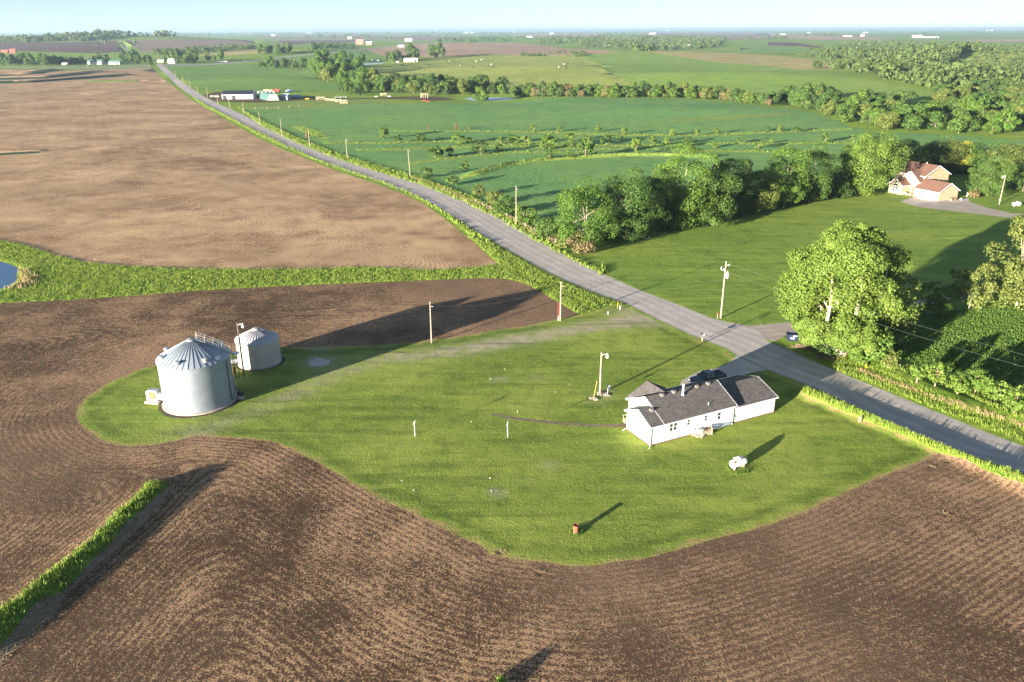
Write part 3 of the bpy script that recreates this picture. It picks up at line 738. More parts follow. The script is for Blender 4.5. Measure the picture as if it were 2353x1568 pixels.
# --- the big maple and its neighbours by the lane
def big_maple():
    p = W(1934, 818)
    t = thing('maple_tree', 'huge bright green spreading tree with pale trunks beside the gravel road junction', 'tree', tuple(p))
    rng = np.random.default_rng(5)
    parts = [  # offset (x, y), crown width, bottom, height, lobes, leaves
        ((-.6, 2.0), 20.5, 2.2, 19.6, 100, 62000), ((-4.6, .6), 11.5, 1.2, 12.0, 28, 15000), ((4.2, 3.0), 12.5, 2.5, 15, 26, 15000),
        ((-1.0, -2.0), 14.0, .3, 9.5, 30, 18000), ((-.5, 2.2), 12.5, 10.5, 12.4, 30, 15000)]
    Vs = []; Fs = []; hs = []; o = 0; Cs = []
    for (dx, dy), w, z0, h, nl, n in parts:
        V, F, hue, C, L = crown_np(rng, w, h, z0, nl, int(n * 1.6), .25, (.075, .145))
        V = V + np.array([dx, dy, 0]); C = C + np.array([dx, dy, 0])
        Vs.append(V); Fs.append(F + o); o += len(V); hs.append(hue); Cs.append(C)
    link('crown', np_mesh('crown', np.concatenate(Vs), np.concatenate(Fs), False, {'hue': ('FACE', np.concatenate(hs))}), LM['spring'], t)
    mb = MB()
    for q in (((0,0,-.3),(-1.8,0,3),(-4.6,-3.2,7),(-4.9,-4.4,11),(-4.6,-2,17)), ((0,0,-.3),(-.6,-1,3.5),(-.9,-4.6,8),(-.7,-4.9,13),(-.4,-1,19)), ((0,0,-.3),(.9,-.5,3.5),(2.2,-3.2,7.5),(4.2,-1.4,12),(6,2,17))):
        mb.tube(q, [.55, .42, .3, .22, .08], 10)
    allC = np.concatenate(Cs)
    for i in rng.choice(len(allC), 30, replace=False):
        c = Vector([float(x) for x in allC[i]]); a = Vector((c.x*.25 - .5, c.y*.25, max(3, c.z*.5)))
        mb.tube([a, a.lerp(c, .5) + Vector((0,0,.7)), c], [.2, .12, .04], 6)
    mb.build('trunk', BARKL, t)
big_maple()
tree(2012, 795, 150, 612, 'olive', 'olive tree with bare pale limbs at the right side of the huge tree', 21, 1.0, leaf=.34, bark=BARKL, nl=40, base=.0, lobe=(.1,.18), trunk=.01)
tree(1985, 832, 92, 742, 'bright', 'bright leafy shrub below the right side of the huge tree', 22, 1.1, 'bush', 'bush', leaf=.4, base=.02)
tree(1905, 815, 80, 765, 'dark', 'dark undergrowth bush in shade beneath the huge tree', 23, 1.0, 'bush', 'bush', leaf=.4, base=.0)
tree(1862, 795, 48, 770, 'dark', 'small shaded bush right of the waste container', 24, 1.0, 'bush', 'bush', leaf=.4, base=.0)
tree(2148, 725, 62, 640, 'bright', 'round bright green bush on the far side of the shaded lane', 25, 1.0, 'bush', 'bush', leaf=.42, base=.03)
tree(2226, 712, 88, 597, 'olive', 'olive tree between the lane bush and the tall right edge tree', 26, 1.0, leaf=.34, bark=BARKL, base=.0, lobe=(.12,.2), trunk=.01)
tree(2335, 706, 150, 478, 'olive', 'tall shaggy tree with bare lower limbs cut by the right edge of the view', 27, 1.0, leaf=.36, bark=BARKL, base=.0, nl=54, lobe=(.1,.17), trunk=.01)
tree(2420, 700, 130, 560, 'mid', 'leafy tree at the right edge beyond the bean field', 28, .8, leaf=.48)
# --- tree line between the two lawns
TL = [
 (1345,572,128,418,'bright','rounded light green tree at the road end of the tree line',.5,'round'),
 (1436,553,140,383,'mid','tall tree with vine covered trunk second from the road in the tree line',.5,'round'),
 (1492,545,80,400,'dark','dark tree in the gap left of the pale trunked tree',.5,'round'),
 (1567,525,150,322,'bright','tallest tree of the tree line with a pale exposed trunk',.52,'vase'),
 (1625,520,110,372,'mid','leafy tree leaning right against the tallest tree of the tree line',.5,'round'),
 (1672,497,100,325,'dark','dark green tall tree behind the middle of the tree line',.5,'round'),
 (1736,492,92,384,'olive','olive brown thin tree in the middle of the tree line',.42,'round'),
 (1800,478,110,330,'bright','bushy bright tree left of the twin crowned tree in the tree line',.5,'round'),
 (1862,465,110,328,'mid','twin crowned green tree with pale limbs in the tree line',.5,'vase'),
 (1915,455,80,395,'dark','low dark tree left of the broad bright tree by the tan house',.5,'round'),
 (1982,448,128,292,'spring','broad brightest tree standing left of the tan house',.55,'round'),
 (2062,412,85,315,'dark','dark tree directly behind the tan house',.5,'round'),
 (2120,402,90,345,'dark','low dark tree behind the roof of the tan house',.5,'round'),
 (2165,400,85,318,'olive','bare limbed olive tree behind the tan house',.42,'vase'),
 (2205,398,62,322,'yellow','yellow green tree behind the right gable of the tan house',.42,'round'),
 (2255,400,110,322,'mid','spreading tree behind the round dense tree right of the tan house',.5,'round'),
 (2322,410,110,330,'olive','tall olive tree near the right edge behind the round dense tree',.5,'round'),
 (2268,450,92,362,'mid','dense round tree with short trunk right of the tan house',.42,'round'),
 (2350,440,90,372,'dark','dark tree at the right edge beside the round dense tree',.5,'round'),
]
for i, (u, v, w, tp, m, lab, lf, shp) in enumerate(TL):
    tree(u, v, w, tp, m, lab, 100 + i, 1.0, leaf=lf*.56, shape=shp, bark=BARKL if m in ('olive', 'bright') else BARK, nl=44, base=.0, lobe=(.11,.19), trunk=.011)
BU = [
 (1300,570,52,525,'olive','low olive shrub at the road end of the tree line'),
 (1335,582,70,540,'tawny','tawny brown shrub at the foot of the tree line by the road'),
 (1258,548,60,498,'mid','round bush between the power pole and the tree line'),
 (1207,512,48,470,'bright','leafy bush just right of the tall power pole'),
 (1165,492,56,448,'mid','grey green bush left of the tall power pole beside the road'),
 (1135,470,40,440,'olive','thin olive bush on the dry verge up the road'),
 (1400,548,60,508,'bright','bright low bush under the vine covered tree'),
 (1470,536,66,490,'mid','low bush at the lawn edge left of the pale trunk'),
 (1530,524,70,480,'mid','leafy bush at the lawn edge beneath the tallest tree'),
 (1590,520,54,470,'bright','bright bush right of the pale trunk at the lawn edge'),
 (1698,492,56,452,'bright','bright rounded bush standing forward on the far lawn'),
 (1660,504,42,472,'mid','small bush in shade behind the middle of the tree line'),
 (1795,472,66,425,'mid','leafy bush below the bright bushy tree'),
 (1860,458,60,415,'mid','broad low bush under the twin crowned tree'),
 (1940,440,60,408,'dark','dark hedge bush left of the broad bright tree'),
 (1100,450,34,428,'olive','small olive bush on the verge above the bend of dry grass'),
 (1040,425,30,404,'mid','small leafy bush beside the road near the leaning power pole'),
 (980,408,34,386,'mid','low bush growing on the fence line left of the leaning pole'),
 (2238,455,26,438,'tawny','small clipped shrub beside the round dense tree'),
]
for i, (u, v, w, tp, m, lab) in enumerate(BU):
    tree(u, v, w, tp, m, lab, 200 + i, 1.1, 'bush', 'bush', leaf=.32, base=.0, nl=18, lobe=(.17,.28))
HG = [(1392,557),(1455,548),(1512,532),(1548,528),(1612,517),(1645,508),(1710,492),(1755,484),(1825,472),(1890,456),(1950,444),(2030,426),(2090,412),(2140,405),(2190,402),(2235,402),(2300,412)]
for i, (u, v) in enumerate(HG):
    side = ['first','second','third','fourth','fifth','sixth','seventh','eighth','ninth','tenth','eleventh','twelfth','thirteenth','fourteenth','fifteenth','sixteenth','seventeenth'][i]
    tree(u, v - 6, 74, v - 62 - (i % 3) * 9, ['mid','dark','mid','dark','olive'][i % 5], 'undergrowth thicket, %s from the road, low in the tree line' % side, 260 + i, 1.0, 'thicket', 'bush', 'undergrowth of the tree line', leaf=.4, base=.0, nl=18, lobe=(.2,.3))
# --- shrubs along the verge on the right
SH = [(2106,880,38,835,'spring','left one of two upright sapling clumps beside the bean field'),
      (2148,888,42,832,'spring','right one of two upright sapling clumps beside the bean field'),
      (2240,905,50,848,'bright','tallest bright shrub of the row below the bean field'),
      (2040,845,44,806,'olive','thin twiggy shrub beside the yellow marker post'),
      (2200,905,50,862,'spring','pale bushy shrub starting the long row below the bean field'),
      (2285,925,56,872,'spring','pale bushy shrub in the middle of the row below the bean field'),
      (2330,950,60,890,'spring','pale bushy shrub ending the row at the right edge'),
      (2395,970,60,915,'spring','shrub just beyond the right edge of the view')]
for i, (u, v, w, tp, m, lab) in enumerate(SH):
    tree(u, v, w, tp, m, lab, 300 + i, 1.2, 'bush', 'bush', leaf=.3, base=.12, nl=22, shape='vase', bark=TWIG, lobe=(.14,.22))

# --- repeated trees farther off: prototypes, then copies
def proto(seed, mat, n, leaf, w=1.0, h=1.0, nl=16, base=.04, shape='round', lobe=(.18,.28)):
    rng = np.random.default_rng(seed)
    V, F, hue, C, L = crown_np(rng, w, h * (1 - base), h * base, nl, n, leaf, lobe, shape)
    mb = MB(); mb.tube([(0,0,-.05), (0,0,h*.6)], [.03, .015], 5, False)
    for c in C[:4]: mb.tube([(0,0,h*.3), tuple(float(x) for x in c)], [.016, .006], 4, False)
    tm = mb.mesh('tree_trunk'); tm.materials.append(BARK)
    me = np_mesh('tree_crown', V, F, False, {'hue': ('FACE', hue)}); me.materials.append(LM[mat])
    return me, tm
PR = {}
for key, mat, shp in (('mid', 'mid', 'round'), ('bright', 'bright', 'round'), ('dark', 'dark', 'round'), ('olive', 'olive', 'round'), ('tawny', 'tawny', 'vase')):
    PR[key] = [proto(400 + 7*i + len(key), mat, 3400, .058, 1.0, 1.0, 15, .04, shp) for i in range(3)]
PRB = {k: [proto(500 + 3*i + len(k), 'spring' if k == 'olive' else k, 1100, .085, 1.0, 1.0, 13, .0, 'cone' if i == 1 else 'round', (.10,.2)) for i in range(3)] for k in ('olive', 'mid', 'dark', 'tawny')}
def put_tree(u, v, wid, hgt_u, key, label, group, kind='tree', cat='tree', protos=PR, parts=True, rng=rnd):
    p = W(u, v); m = px_m(p); w = wid * m; h = hgt_u * m
    cm, tm = rng.choice(protos[key])
    t = thing(kind, label, cat, tuple(p), rng.uniform(0, 6.28), group)
    t.scale = (w, w, h)
    c = link('crown', cm, None, t)
    if parts: link('trunk', tm, None, t)
    return t
def in_poly(u, v, poly):
    c = False; n = len(poly); j = n - 1
    for i in range(n):
        if ((poly[i][1] > v) != (poly[j][1] > v)) and (u < (poly[j][0]-poly[i][0]) * (v-poly[i][1]) / (poly[j][1]-poly[i][1]) + poly[i][0]): c = not c
        j = i
    return c
def scatter(poly, n, mind, seed):
    r = random.Random(seed); us = [p[0] for p in poly]; vs = [p[1] for p in poly]; out = []
    tries = 0
    while len(out) < n and tries < n * 60:
        tries += 1
        u = r.uniform(min(us), max(us)); v = r.uniform(min(vs), max(vs))
        if not in_poly(u, v, poly): continue
        if any(abs(u-a) < mind and abs(v-b) < mind * .3 for a, b in out): continue
        out.append((u, v))
    return out
KEYS = ['mid', 'mid', 'bright', 'dark', 'olive', 'mid', 'bright', 'tawny']
ORD = 'first second third fourth fifth sixth seventh eighth ninth tenth eleventh twelfth thirteenth fourteenth fifteenth sixteenth seventeenth eighteenth nineteenth twentieth'.split()
TENS = {20: 'twenty', 30: 'thirty', 40: 'forty', 50: 'fifty'}
def ordinal(i):
    if i < 20: return ORD[i]
    n = i + 1
    return {30: 'thirtieth', 40: 'fortieth', 50: 'fiftieth'}[n] if n % 10 == 0 else TENS[n // 10 * 10] + '-' + ORD[n % 10 - 1]
HUE = {'mid': 'green', 'bright': 'bright green', 'dark': 'dark green', 'olive': 'olive', 'tawny': 'brownish'}
def belt(pts, wid, hh, label, group, seed, keys=KEYS, parts=True):
    r = random.Random(seed); count = {}
    for u, v in sorted(pts):
        s = r.uniform(.75, 1.3); k = r.choice(keys); i = count.get(k, 0); count[k] = i + 1
        put_tree(u, v, wid * s, hh * s * r.uniform(.85, 1.15), k, '%s %s tree from the left in the %s' % (ordinal(i), HUE[k], group), group, parts=parts, rng=r)
def along(line, step, jit, seed):
    r = random.Random(seed); L = lin_line(line, False, step)
    return [(u + r.uniform(-jit, jit), v + r.uniform(-jit*.25, jit*.25)) for u, v in L]
belt(along([(602,156),(660,157),(730,160)], 9, 3, 1), 17, 19, 'leafy tree in the low row left of the creek grove', 'row left of the grove', 1)
belt(scatter([(728,172),(745,190),(800,196),(858,205),(870,190),(840,172),(790,158),(735,152)], 34, 9, 2), 26, 29, 'tall pale green tree in the grove where the creek turns', 'grove where the creek turns', 2, ['bright','mid','bright','olive','mid'])
belt(scatter([(775,217),(850,221),(852,212),(780,208)], 7, 9, 3), 22, 25, 'grey green tree standing behind the wooden frames', 'clump behind the timber frames', 3, ['mid','olive','dark'])
belt(along([(872,208),(930,214),(1000,217),(1060,217),(1120,214),(1150,219)], 11, 5, 4), 25, 27, 'tree of the creek belt left of the small pond', 'front creek belt by the pond', 4)
belt(along([(870,202),(940,205),(1010,205),(1080,207),(1150,212)], 13, 5, 5), 25, 27, 'tree in the back row of the creek belt left of the pond', 'back creek belt by the pond', 5, ['mid','dark','bright'])
put_tree(1106, 232, 36, 30, 'bright', 'pale green willow standing on the near bank of the small pond', None)
belt(along([(1180,222),(1260,222),(1351,223),(1476,224),(1576,225),(1651,229),(1701,235),(1765,243)], 11.5, 4, 6), 24, 23, 'tree in the long creek belt along the far edge of the green crop field', 'long belt behind the crop', 6, ['mid','mid','dark','olive','bright','tawny'])
belt(along([(1200,217),(1351,218),(1476,219),(1600,220),(1700,228)], 15, 5, 7), 24, 22, 'tree in the back row of the long creek belt', 'back row of the long belt', 7, ['mid','dark','bright'])
belt(scatter([(1770,242),(1845,250),(1890,264),(1945,286),(2010,298),(2060,300),(2060,270),(2020,250),(1940,240),(1850,230),(1780,230)], 42, 12, 8), 36, 34, 'tree in the thick wood at the right end of the green crop field', 'wood ending the crop field', 8, ['mid','bright','olive','mid','dark'])
belt(scatter([(2060,302),(2190,308),(2430,322),(2430,262),(2300,262),(2180,262),(2060,268)], 40, 16, 9), 46, 38, 'broad domed tree in the valley wood behind the tan house', 'near part of the valley wood', 9, ['mid','olive','bright','mid'])
belt(scatter([(2120,240),(2430,245),(2430,205),(2330,205),(2200,212),(2130,226)], 42, 12, 10), 30, 25, 'tree farther back in the valley wood', 'far part of the valley wood', 10, ['mid','dark','olive','mid'])
put_tree(2077, 236, 52, 30, 'mid', 'lone broad dark tree on the pale hill field before the valley wood', None)
put_tree(1876, 158, 27, 19, 'dark', 'lone dark tree at the tip of the brown stubble hill', None)
# small trees on the terraces of the crop field
TB = [(881,318,26,22,'olive'),(916,328,20,16,'mid'),(968,326,24,17,'mid'),(1053,331,24,21,'olive'),(1080,329,16,13,'olive'),(1150,331,18,17,'olive'),(1170,330,20,18,'mid'),
 (1000,364,28,26,'mid'),(1012,360,16,18,'dark'),(1034,360,20,20,'dark'),(1104,355,28,26,'dark'),(1148,348,14,14,'dark'),(1068,396,24,24,'mid'),
 (1184,329,18,17,'olive'),(1208,334,22,20,'olive'),(1264,342,32,30,'olive'),(1312,326,22,20,'olive'),(1350,334,26,20,'olive'),(1392,332,24,18,'mid'),(1422,324,16,15,'mid'),(1462,352,26,32,'olive'),
 (1498,330,20,16,'olive'),(1530,333,18,16,'olive'),(1576,330,18,14,'mid'),(1345,360,32,36,'mid'),(1264,368,18,20,'mid'),(1226,303,12,14,'olive'),(1286,303,14,13,'olive'),(1376,303,14,14,'olive'),(1434,310,14,15,'olive'),
 (1544,312,14,15,'olive'),(1601,312,14,14,'olive'),(1646,309,12,14,'olive'),(1790,303,14,12,'olive'),(1828,304,18,12,'mid'),(1896,328,20,20,'mid'),(1772,330,12,10,'olive'),(1742,342,20,16,'olive'),(1762,301,16,12,'dark'),
 (1248,344,16,15,'olive'),(1310,340,14,12,'olive'),(1310,362,14,10,'mid'),(1700,330,18,16,'mid'),(1640,340,16,14,'olive')]
r_ = random.Random(5); cnt = {}
for u, v, w, h, k in sorted(TB):
    nm = {'olive': 'thin yellowish', 'mid': 'leafy green', 'dark': 'dark'}[k]; i = cnt.get(k, 0); cnt[k] = i + 1
    put_tree(u, v, w * 1.35, h * 1.1, k, '%s from the left of the small %s trees on the crop field terraces' % (ordinal(i), nm), 'small trees on the crop field terraces', 'young_tree', 'tree', PRB, True, r_)
for u, v, w, h, lab in [(984,301,6,14,'narrow bare reddish tree left of the bigger bare tree'), (1049,300,13,18,'largest bare reddish tree on the top terrace strip'), (1078,300,7,11,'small bare reddish tree right of the bigger bare tree'), (706,318,14,14,'bare reddish shrub next to the roadside pole')]:
    put_tree(u, v, w, h, 'tawny', lab, None, 'bare_tree', 'tree', PRB, True, r_)
# middle distance groves and farm trees (individual trees)
for nm, pts, w, h, grp in [
  ('dark tree of the field grove in front of the tan hill', [(893,141),(902,143),(912,142),(925,140),(940,138),(955,137)], 16, 17, 'grove before the tan hill'),
  ('tall tree right of the field grove before the tan hill', [(944,135),(995,131),(1003,132),(1012,133)], 18, 26, 'tall group right of the grove'),
  ('round tree by the white ranch house at the crossroads', [(385,143),(398,145),(410,146),(424,147),(438,145),(446,146)], 18, 21, 'clump round the white ranch house'),
  ('lollipop shaped tree standing in a row right of the ranch house', [(478,139),(492,140),(508,139)], 13, 17, 'short row beside the ranch house'),
  ('tree at the end of the straight road beside the crossroads', [(336,146),(346,152),(318,147),(300,143),(285,141),(310,140)], 17, 21, 'clump at the crossroads'),
  ('tree beside the far left farm lane', [(50,148),(62,147),(70,150),(98,150),(108,151),(20,150),(5,149),(128,149),(140,148)], 20, 22, 'group beside the far left lane'),
  ('tree in the dark hedge behind the green roofed sheds', [(152,148),(164,147),(176,147),(188,146),(232,143),(245,143),(30,148),(80,149),(118,148)], 15, 14, 'hedge behind the sheds'),
  ('tree beside the upper pond', [(806,142),(818,143),(826,144),(833,143)], 12, 15, 'clump beside the upper pond'),
  ('farm tree left of the curving highway', [(600,126),(612,128),(622,124),(640,125),(652,124),(664,122)], 14, 17, 'farmyard by the highway curve'),
]:
    belt(pts, w, h, nm, grp, hash(len(nm)) % 97, ['mid','dark','bright','mid'], True)

# --- woods too far to tell trees apart
def wood(name, pts_sizes, mat, label, seed, per=70):
    rng = np.random.default_rng(seed); Vs = []; Fs = []; hs = []; o = 0
    for (x, y, z, w, h) in pts_sizes:
        V, F, hue, C, L = crown_np(rng, w, h * .97, 0, 7, int(per * 1.7), w * .19, (.24,.36))
        Vs.append(V + np.array([x, y, z])); Fs.append(F + o); o += len(V); hs.append(hue)
    me = np_mesh(name, np.concatenate(Vs), np.concatenate(Fs), False, {'hue': ('FACE', np.concatenate(hs))})
    return link(name, me, LM[mat], None, label, 'woodland', None, 'stuff')
def wpts(poly, n, size_m, seed, hk=.9):
    r = random.Random(seed); out = []
    for u, v in scatter(poly, n, 0.1, seed):
        p = W(u, v); s = size_m * r.uniform(.7, 1.35); out.append((p[0], p[1], p[2] - .5, s, s * hk * r.uniform(.8, 1.2)))
    return out
S4 = lambda pts: [(1764.7 + .25*x, 51.7 + .25*y) for x, y in pts]
S3 = lambda pts: [(1176.5 + .25*x, 51.7 + .25*y) for x, y in pts]
wood('valley_woodland', wpts(S4([(500,400),(900,490),(1250,560),(1500,620),(1700,600),(2000,620),(2450,640),(2450,520),(2100,500),(1900,470),(1500,440),(1100,425),(750,380)]), 330, 12, 31) +
     wpts(S4([(400,280),(600,240),(900,190),(1300,205),(1800,240),(2000,220),(2180,235),(1800,300),(1700,345),(1640,400),(1400,430),(1100,415),(800,370),(450,330)]), 520, 13, 32), 'haze', 'hazy mass of woodland filling the valley on the right', 33, 60)
wood('brush_on_hillside', wpts(S4([(1700,420),(1750,350),(2000,260),(2400,200),(2400,420),(2000,440)]), 110, 7, 34, .7), 'haze', 'scattered brush on the pale hillside at the right', 35, 45)
wood('ridge_woodland', wpts(S3([(130,215),(500,190),(650,235),(950,245),(1100,262),(1600,258),(1900,225),(1990,140),(1700,120),(1400,110),(1100,100),(600,130),(330,170)]), 520, 14, 36), 'haze', 'wide wood on the ridge at the centre of the skyline', 37, 55)
wood('shelter_woodland', wpts([(998,99),(1176,99),(1176,90),(1100,87),(1010,88)], 90, 13, 38) + wpts([(705,116),(815,114),(812,107),(715,104)], 70, 11, 39), 'dark', 'dark lines of trees along the far brown fields', 40, 55)
wood('roadside_woodland', wpts([(350,122),(420,118),(500,112),(588,108),(588,114),(500,119),(430,124),(360,128)], 120, 10, 41) + wpts([(0,99),(100,97),(240,94),(250,82),(120,82),(0,90)], 330, 15, 42) + wpts([(0,148),(230,147),(235,143),(0,144)], 60, 9, 52), 'haze', 'hazy belts of trees beyond the large stubble field', 43, 50)
wood('hedge_brush', wpts(S3([(80,310),(300,315),(300,298),(90,292)]), 40, 6, 44, .6) + wpts(S3([(320,290),(480,290),(540,320),(700,310),(700,290),(480,270)]), 34, 7, 45, .8) + wpts(S4([(0,290),(400,320),(400,300),(0,280)]), 60, 6, 46, .6), 'haze', 'low hedge brush between the far fields', 47, 40)
far = []
rf = random.Random(77)
for row_, n, sz in ((72.0, 260, 28), (73.2, 340, 26), (75, 380, 22), (77.5, 340, 19), (80.5, 260, 17), (84.5, 180, 15), (90, 110, 13)):
    k = 0
    while k < n:
        u0 = rf.uniform(-150, 2500); L = rf.uniform(20, 160)
        for _ in range(int(L / 7) + 2):
            u = u0 + rf.uniform(0, L); v = row_ + rf.uniform(-.8, .8) - u * .0028 + 3.4
            if v > 84 and 280 < u < 600: continue
            p = W(u, v); s = sz * rf.uniform(.6, 1.3)
            far.append((p[0], p[1], p[2] - 1, s * 1.7, s)); k += 1
wood('skyline_woodland', far, 'haze', 'thin blue lines of woodland along the horizon', 48, 26)

# --- tall grass and weeds (uncountable)
def tuft_mesh(poly_list, dens, hmin, hmax, seed, blade=.22, per=3, spill=0.0):
    rng = np.random.default_rng(seed); P = []
    for poly in poly_list:
        w = np.array([W(u, v)[:2] for u, v in poly]); x0, y0 = w.min(0); x1, y1 = w.max(0)
        n = int((x1-x0) * (y1-y0) * dens)
        q = np.stack([rng.uniform(x0, x1, n), rng.uniform(y0, y1, n)], 1)
        ins = np.zeros(n, bool); j = len(w) - 1
        for i in range(len(w)):
            c = ((w[i,1] > q[:,1]) != (w[j,1] > q[:,1])) & (q[:,0] < (w[j,0]-w[i,0]) * (q[:,1]-w[i,1]) / (w[j,1]-w[i,1] + 1e-9) + w[i,0])
            ins ^= c; j = i
        P.append(q[ins])
    P = np.concatenate(P); clump = np.sin(P[:,0]*1.3 + 2*np.sin(P[:,1]*.7)) * np.cos(P[:,1]*1.1 + np.sin(P[:,0]*.5))
    P = P[clump > rng.uniform(-1.6, .4, len(P))]
    n = len(P); Z = hgt(P[:,0], P[:,1])
    P3 = np.repeat(np.stack([P[:,0], P[:,1], Z - .03], 1), per, 0); m = len(P3)
    P3[:, :2] += rng.normal(0, .12, (m, 2))
    hh = rng.uniform(hmin, hmax, m) * (1 + .35 * np.repeat(np.clip(clump[clump > -9][:n] if False else 0, 0, 1) + np.zeros(n), per))
    a = rng.uniform(0, np.pi, m); dx = np.stack([np.cos(a), np.sin(a), 0*a], 1) * (blade * rng.uniform(.6, 1.3, m))[:, None] * .5
    lean = np.stack([rng.normal(0, .22, m) * hh, rng.normal(0, .22, m) * hh, hh], 1)
    V = np.stack([P3 - dx, P3 + dx, P3 + lean + dx * .35, P3 + lean - dx * .45], 1).reshape(-1, 3)
    return np_mesh('tufts', V, np.arange(4*m).reshape(-1, 4), False, {'hue': ('FACE', np.clip(rng.uniform(.1, .9, m), 0, 1))})
GL = leaf_mat('grass_blades', (.13,.22,.03), (.28,.35,.06), .35)
GL2 = leaf_mat('dry_blades', (.28,.19,.10), (.42,.31,.17), .2)
WATERWAY = [(-60,535),(0,553),(59,565),(117,584),(190,603),(293,613),(440,619),(690,619),(850,614),(980,621),(1080,616),(1145,608),(1110,575),(1070,540),(1105,558),(1160,578),(1210,606),(1251,629),(1299,652),(1374,684),(1436,702),(1391,706),(1354,719),(1330,722),(1306,709),(1272,689),(1238,668),(1203,651),(1162,641),(1101,639),(998,644),(862,649),(690,656),(586,660),(440,669),(293,681),(147,690),(0,697),(-60,698),(0,668),(22,663),(42,645),(46,628),(50,616),(20,603),(0,598),(-60,590)]
me = tuft_mesh([WATERWAY], 13, .15, .5, 61, .08, 3)
link('tall_grass', me, GL, None, 'tall bright grass of the waterway strip between the brown fields', 'grass', None, 'stuff')
me = tuft_mesh([[(377,1109),(345,1113),(300,1153),(264,1184),(211,1240),(162,1277),(96,1327),(49,1369),(0,1400),(-100,1470),(-60,1540),(0,1480),(22,1462),(72,1396),(96,1376),(140,1362),(173,1333),(211,1286),(250,1254),(287,1203),(325,1173),(362,1138),(386,1116)],
                 [(1133,1575),(1143,1562),(1153,1559),(1162,1566),(1145,1590),(1090,1660),(1060,1640)]], 26, .3, .7, 62, .09, 3)
link('terrace_tall_grass', me, GL, None, 'tall vivid grass on the terrace ridge at the lower left', 'grass', None, 'stuff')
me = tuft_mesh([[(1848,893),(1900,912),(1960,940),(2050,980),(2150,1022),(2250,1062),(2353,1098),(2460,1138),(2460,1158),(2353,1112),(2280,1085),(2220,1057),(2150,1037),(2078,1003),(1968,957),(1844,903)]], 22, .35, .8, 63, .08, 3)
link('verge_tall_grass', me, GL, None, 'tall seeding grass on the bank between the lawn and the road', 'grass', None, 'stuff')
me = tuft_mesh([[(1905,845),(2010,885),(2120,930),(2250,978),(2353,1018),(2430,1045),(2430,1020),(2353,985),(2250,945),(2120,890),(2010,845),(1930,820)],
                [(2010,842),(2100,862),(2200,900),(2300,945),(2420,990),(2420,950),(2300,905),(2200,868),(2100,840)]], 14, .15, .5, 64, .09, 3)
link('roadside_grass', me, GL, None, 'rough grass and weeds between the road and the bean field', 'grass', None, 'stuff')
me = tuft_mesh([[(1973,848),(2012,863),(2071,883),(2129,906),(2187,923),(2245,940),(2304,960),(2400,990),(2400,1000),(2304,971),(2245,951),(2187,934),(2129,914),(2071,892),(2012,872),(1973,857)],
                [(940,405),(1000,424),(1060,450),(1091,462),(1143,482),(1187,503),(1228,527),(1276,551),(1300,566),(1296,573),(1270,562),(1222,536),(1180,510),(1137,489),(1085,469),(1040,449),(1000,431),(950,413)]], 18, .2, .6, 65, .08, 3)
link('dry_grass', me, GL2, None, 'dry tan grass strips in the ditches along the road', 'grass', None, 'stuff')
me = tuft_mesh([[(440,222),(490,250),(560,287),(640,325),(720,363),(800,391),(880,418),(940,440),(1010,480),(1060,512),(1110,545),(1150,572),(1145,590),(1110,566),(1065,532),(1020,496),(975,465),(925,441),(860,415),(790,394),(720,368),(650,338),(590,310),(530,276),(470,246)]], 2.2, .3, .7, 66, .28, 3)
link('ditch_grass', me, GL, None, 'bright grass lining the left ditch of the road', 'grass', None, 'stuff')
me = tuft_mesh([[(545,246),(600,277),(680,316),(760,348),(840,374),(900,390),(960,407),(1040,437),(1100,460),(1180,502),(1250,545),(1290,572),(1310,590),(1375,620),(1384,612),(1400,628),(1380,633),(1320,602),(1240,560),(1150,508),(1060,463),(960,423),(880,400),(780,368),(680,329),(600,290)]], 3, .3, .8, 67, .25, 3)
link('fence_line_grass', me, GL, None, 'weedy grass along the right side of the upper road', 'grass', None, 'stuff')
def bean_rows():
    me = tuft_mesh([[(2012,800),(2060,764),(2120,724),(2200,714),(2353,705),(2600,698),(2600,985),(2353,903),(2200,860),(2100,836)]], 15, .1, .35, 68, .15, 3)
    link('bean_crop_leaves', me, LM['bright'], None, 'leafy low crop covering the field at the right', 'crop', None, 'stuff')
bean_rows()
me = tuft_mesh([[(0,664),(20,662),(36,650),(44,632),(80,640),(92,652),(70,662),(30,668)], [(44,617),(70,622),(90,640),(60,640),(40,630)]], 4, .3, .95, 69, .14, 3)
link('reeds', me, GL2, None, 'pale dry reeds at the edge of the left pond', 'reeds', None, 'stuff')
me = tuft_mesh([[(386,1116),(362,1138),(325,1173),(287,1203),(250,1254),(211,1286),(173,1333),(140,1362),(96,1376),(72,1396),(22,1462),(0,1480),(0,1532),(40,1492),(78,1450),(126,1412),(146,1375),(184,1337),(236,1290),(281,1253),(330,1202),(364,1165),(383,1140),(402,1118)]], 16, .04, .2, 75, .14, 3)
link('flattened_straw', me, GL2, None, 'flattened pale straw beside the terrace ridge at the lower left', 'straw', None, 'stuff')
me = tuft_mesh([LAWN], 11, .025, .075, 76, .09, 2)
link('lawn_grass', me, leaf_mat('lawn_blades', (.08,.15,.018), (.27,.32,.05), .3), None, 'short tufts of grass all over the mown lawn', 'grass', None, 'stuff')
me = tuft_mesh([lin_line(g[1], True, 25) for g in REG if g[3] == 'weed'], .6, .15, .6, 77, .35, 2)
link('terrace_weeds', me, LM['spring'], None, 'rough yellow green weeds on the terrace strips of the crop field', 'weeds', None, 'stuff')
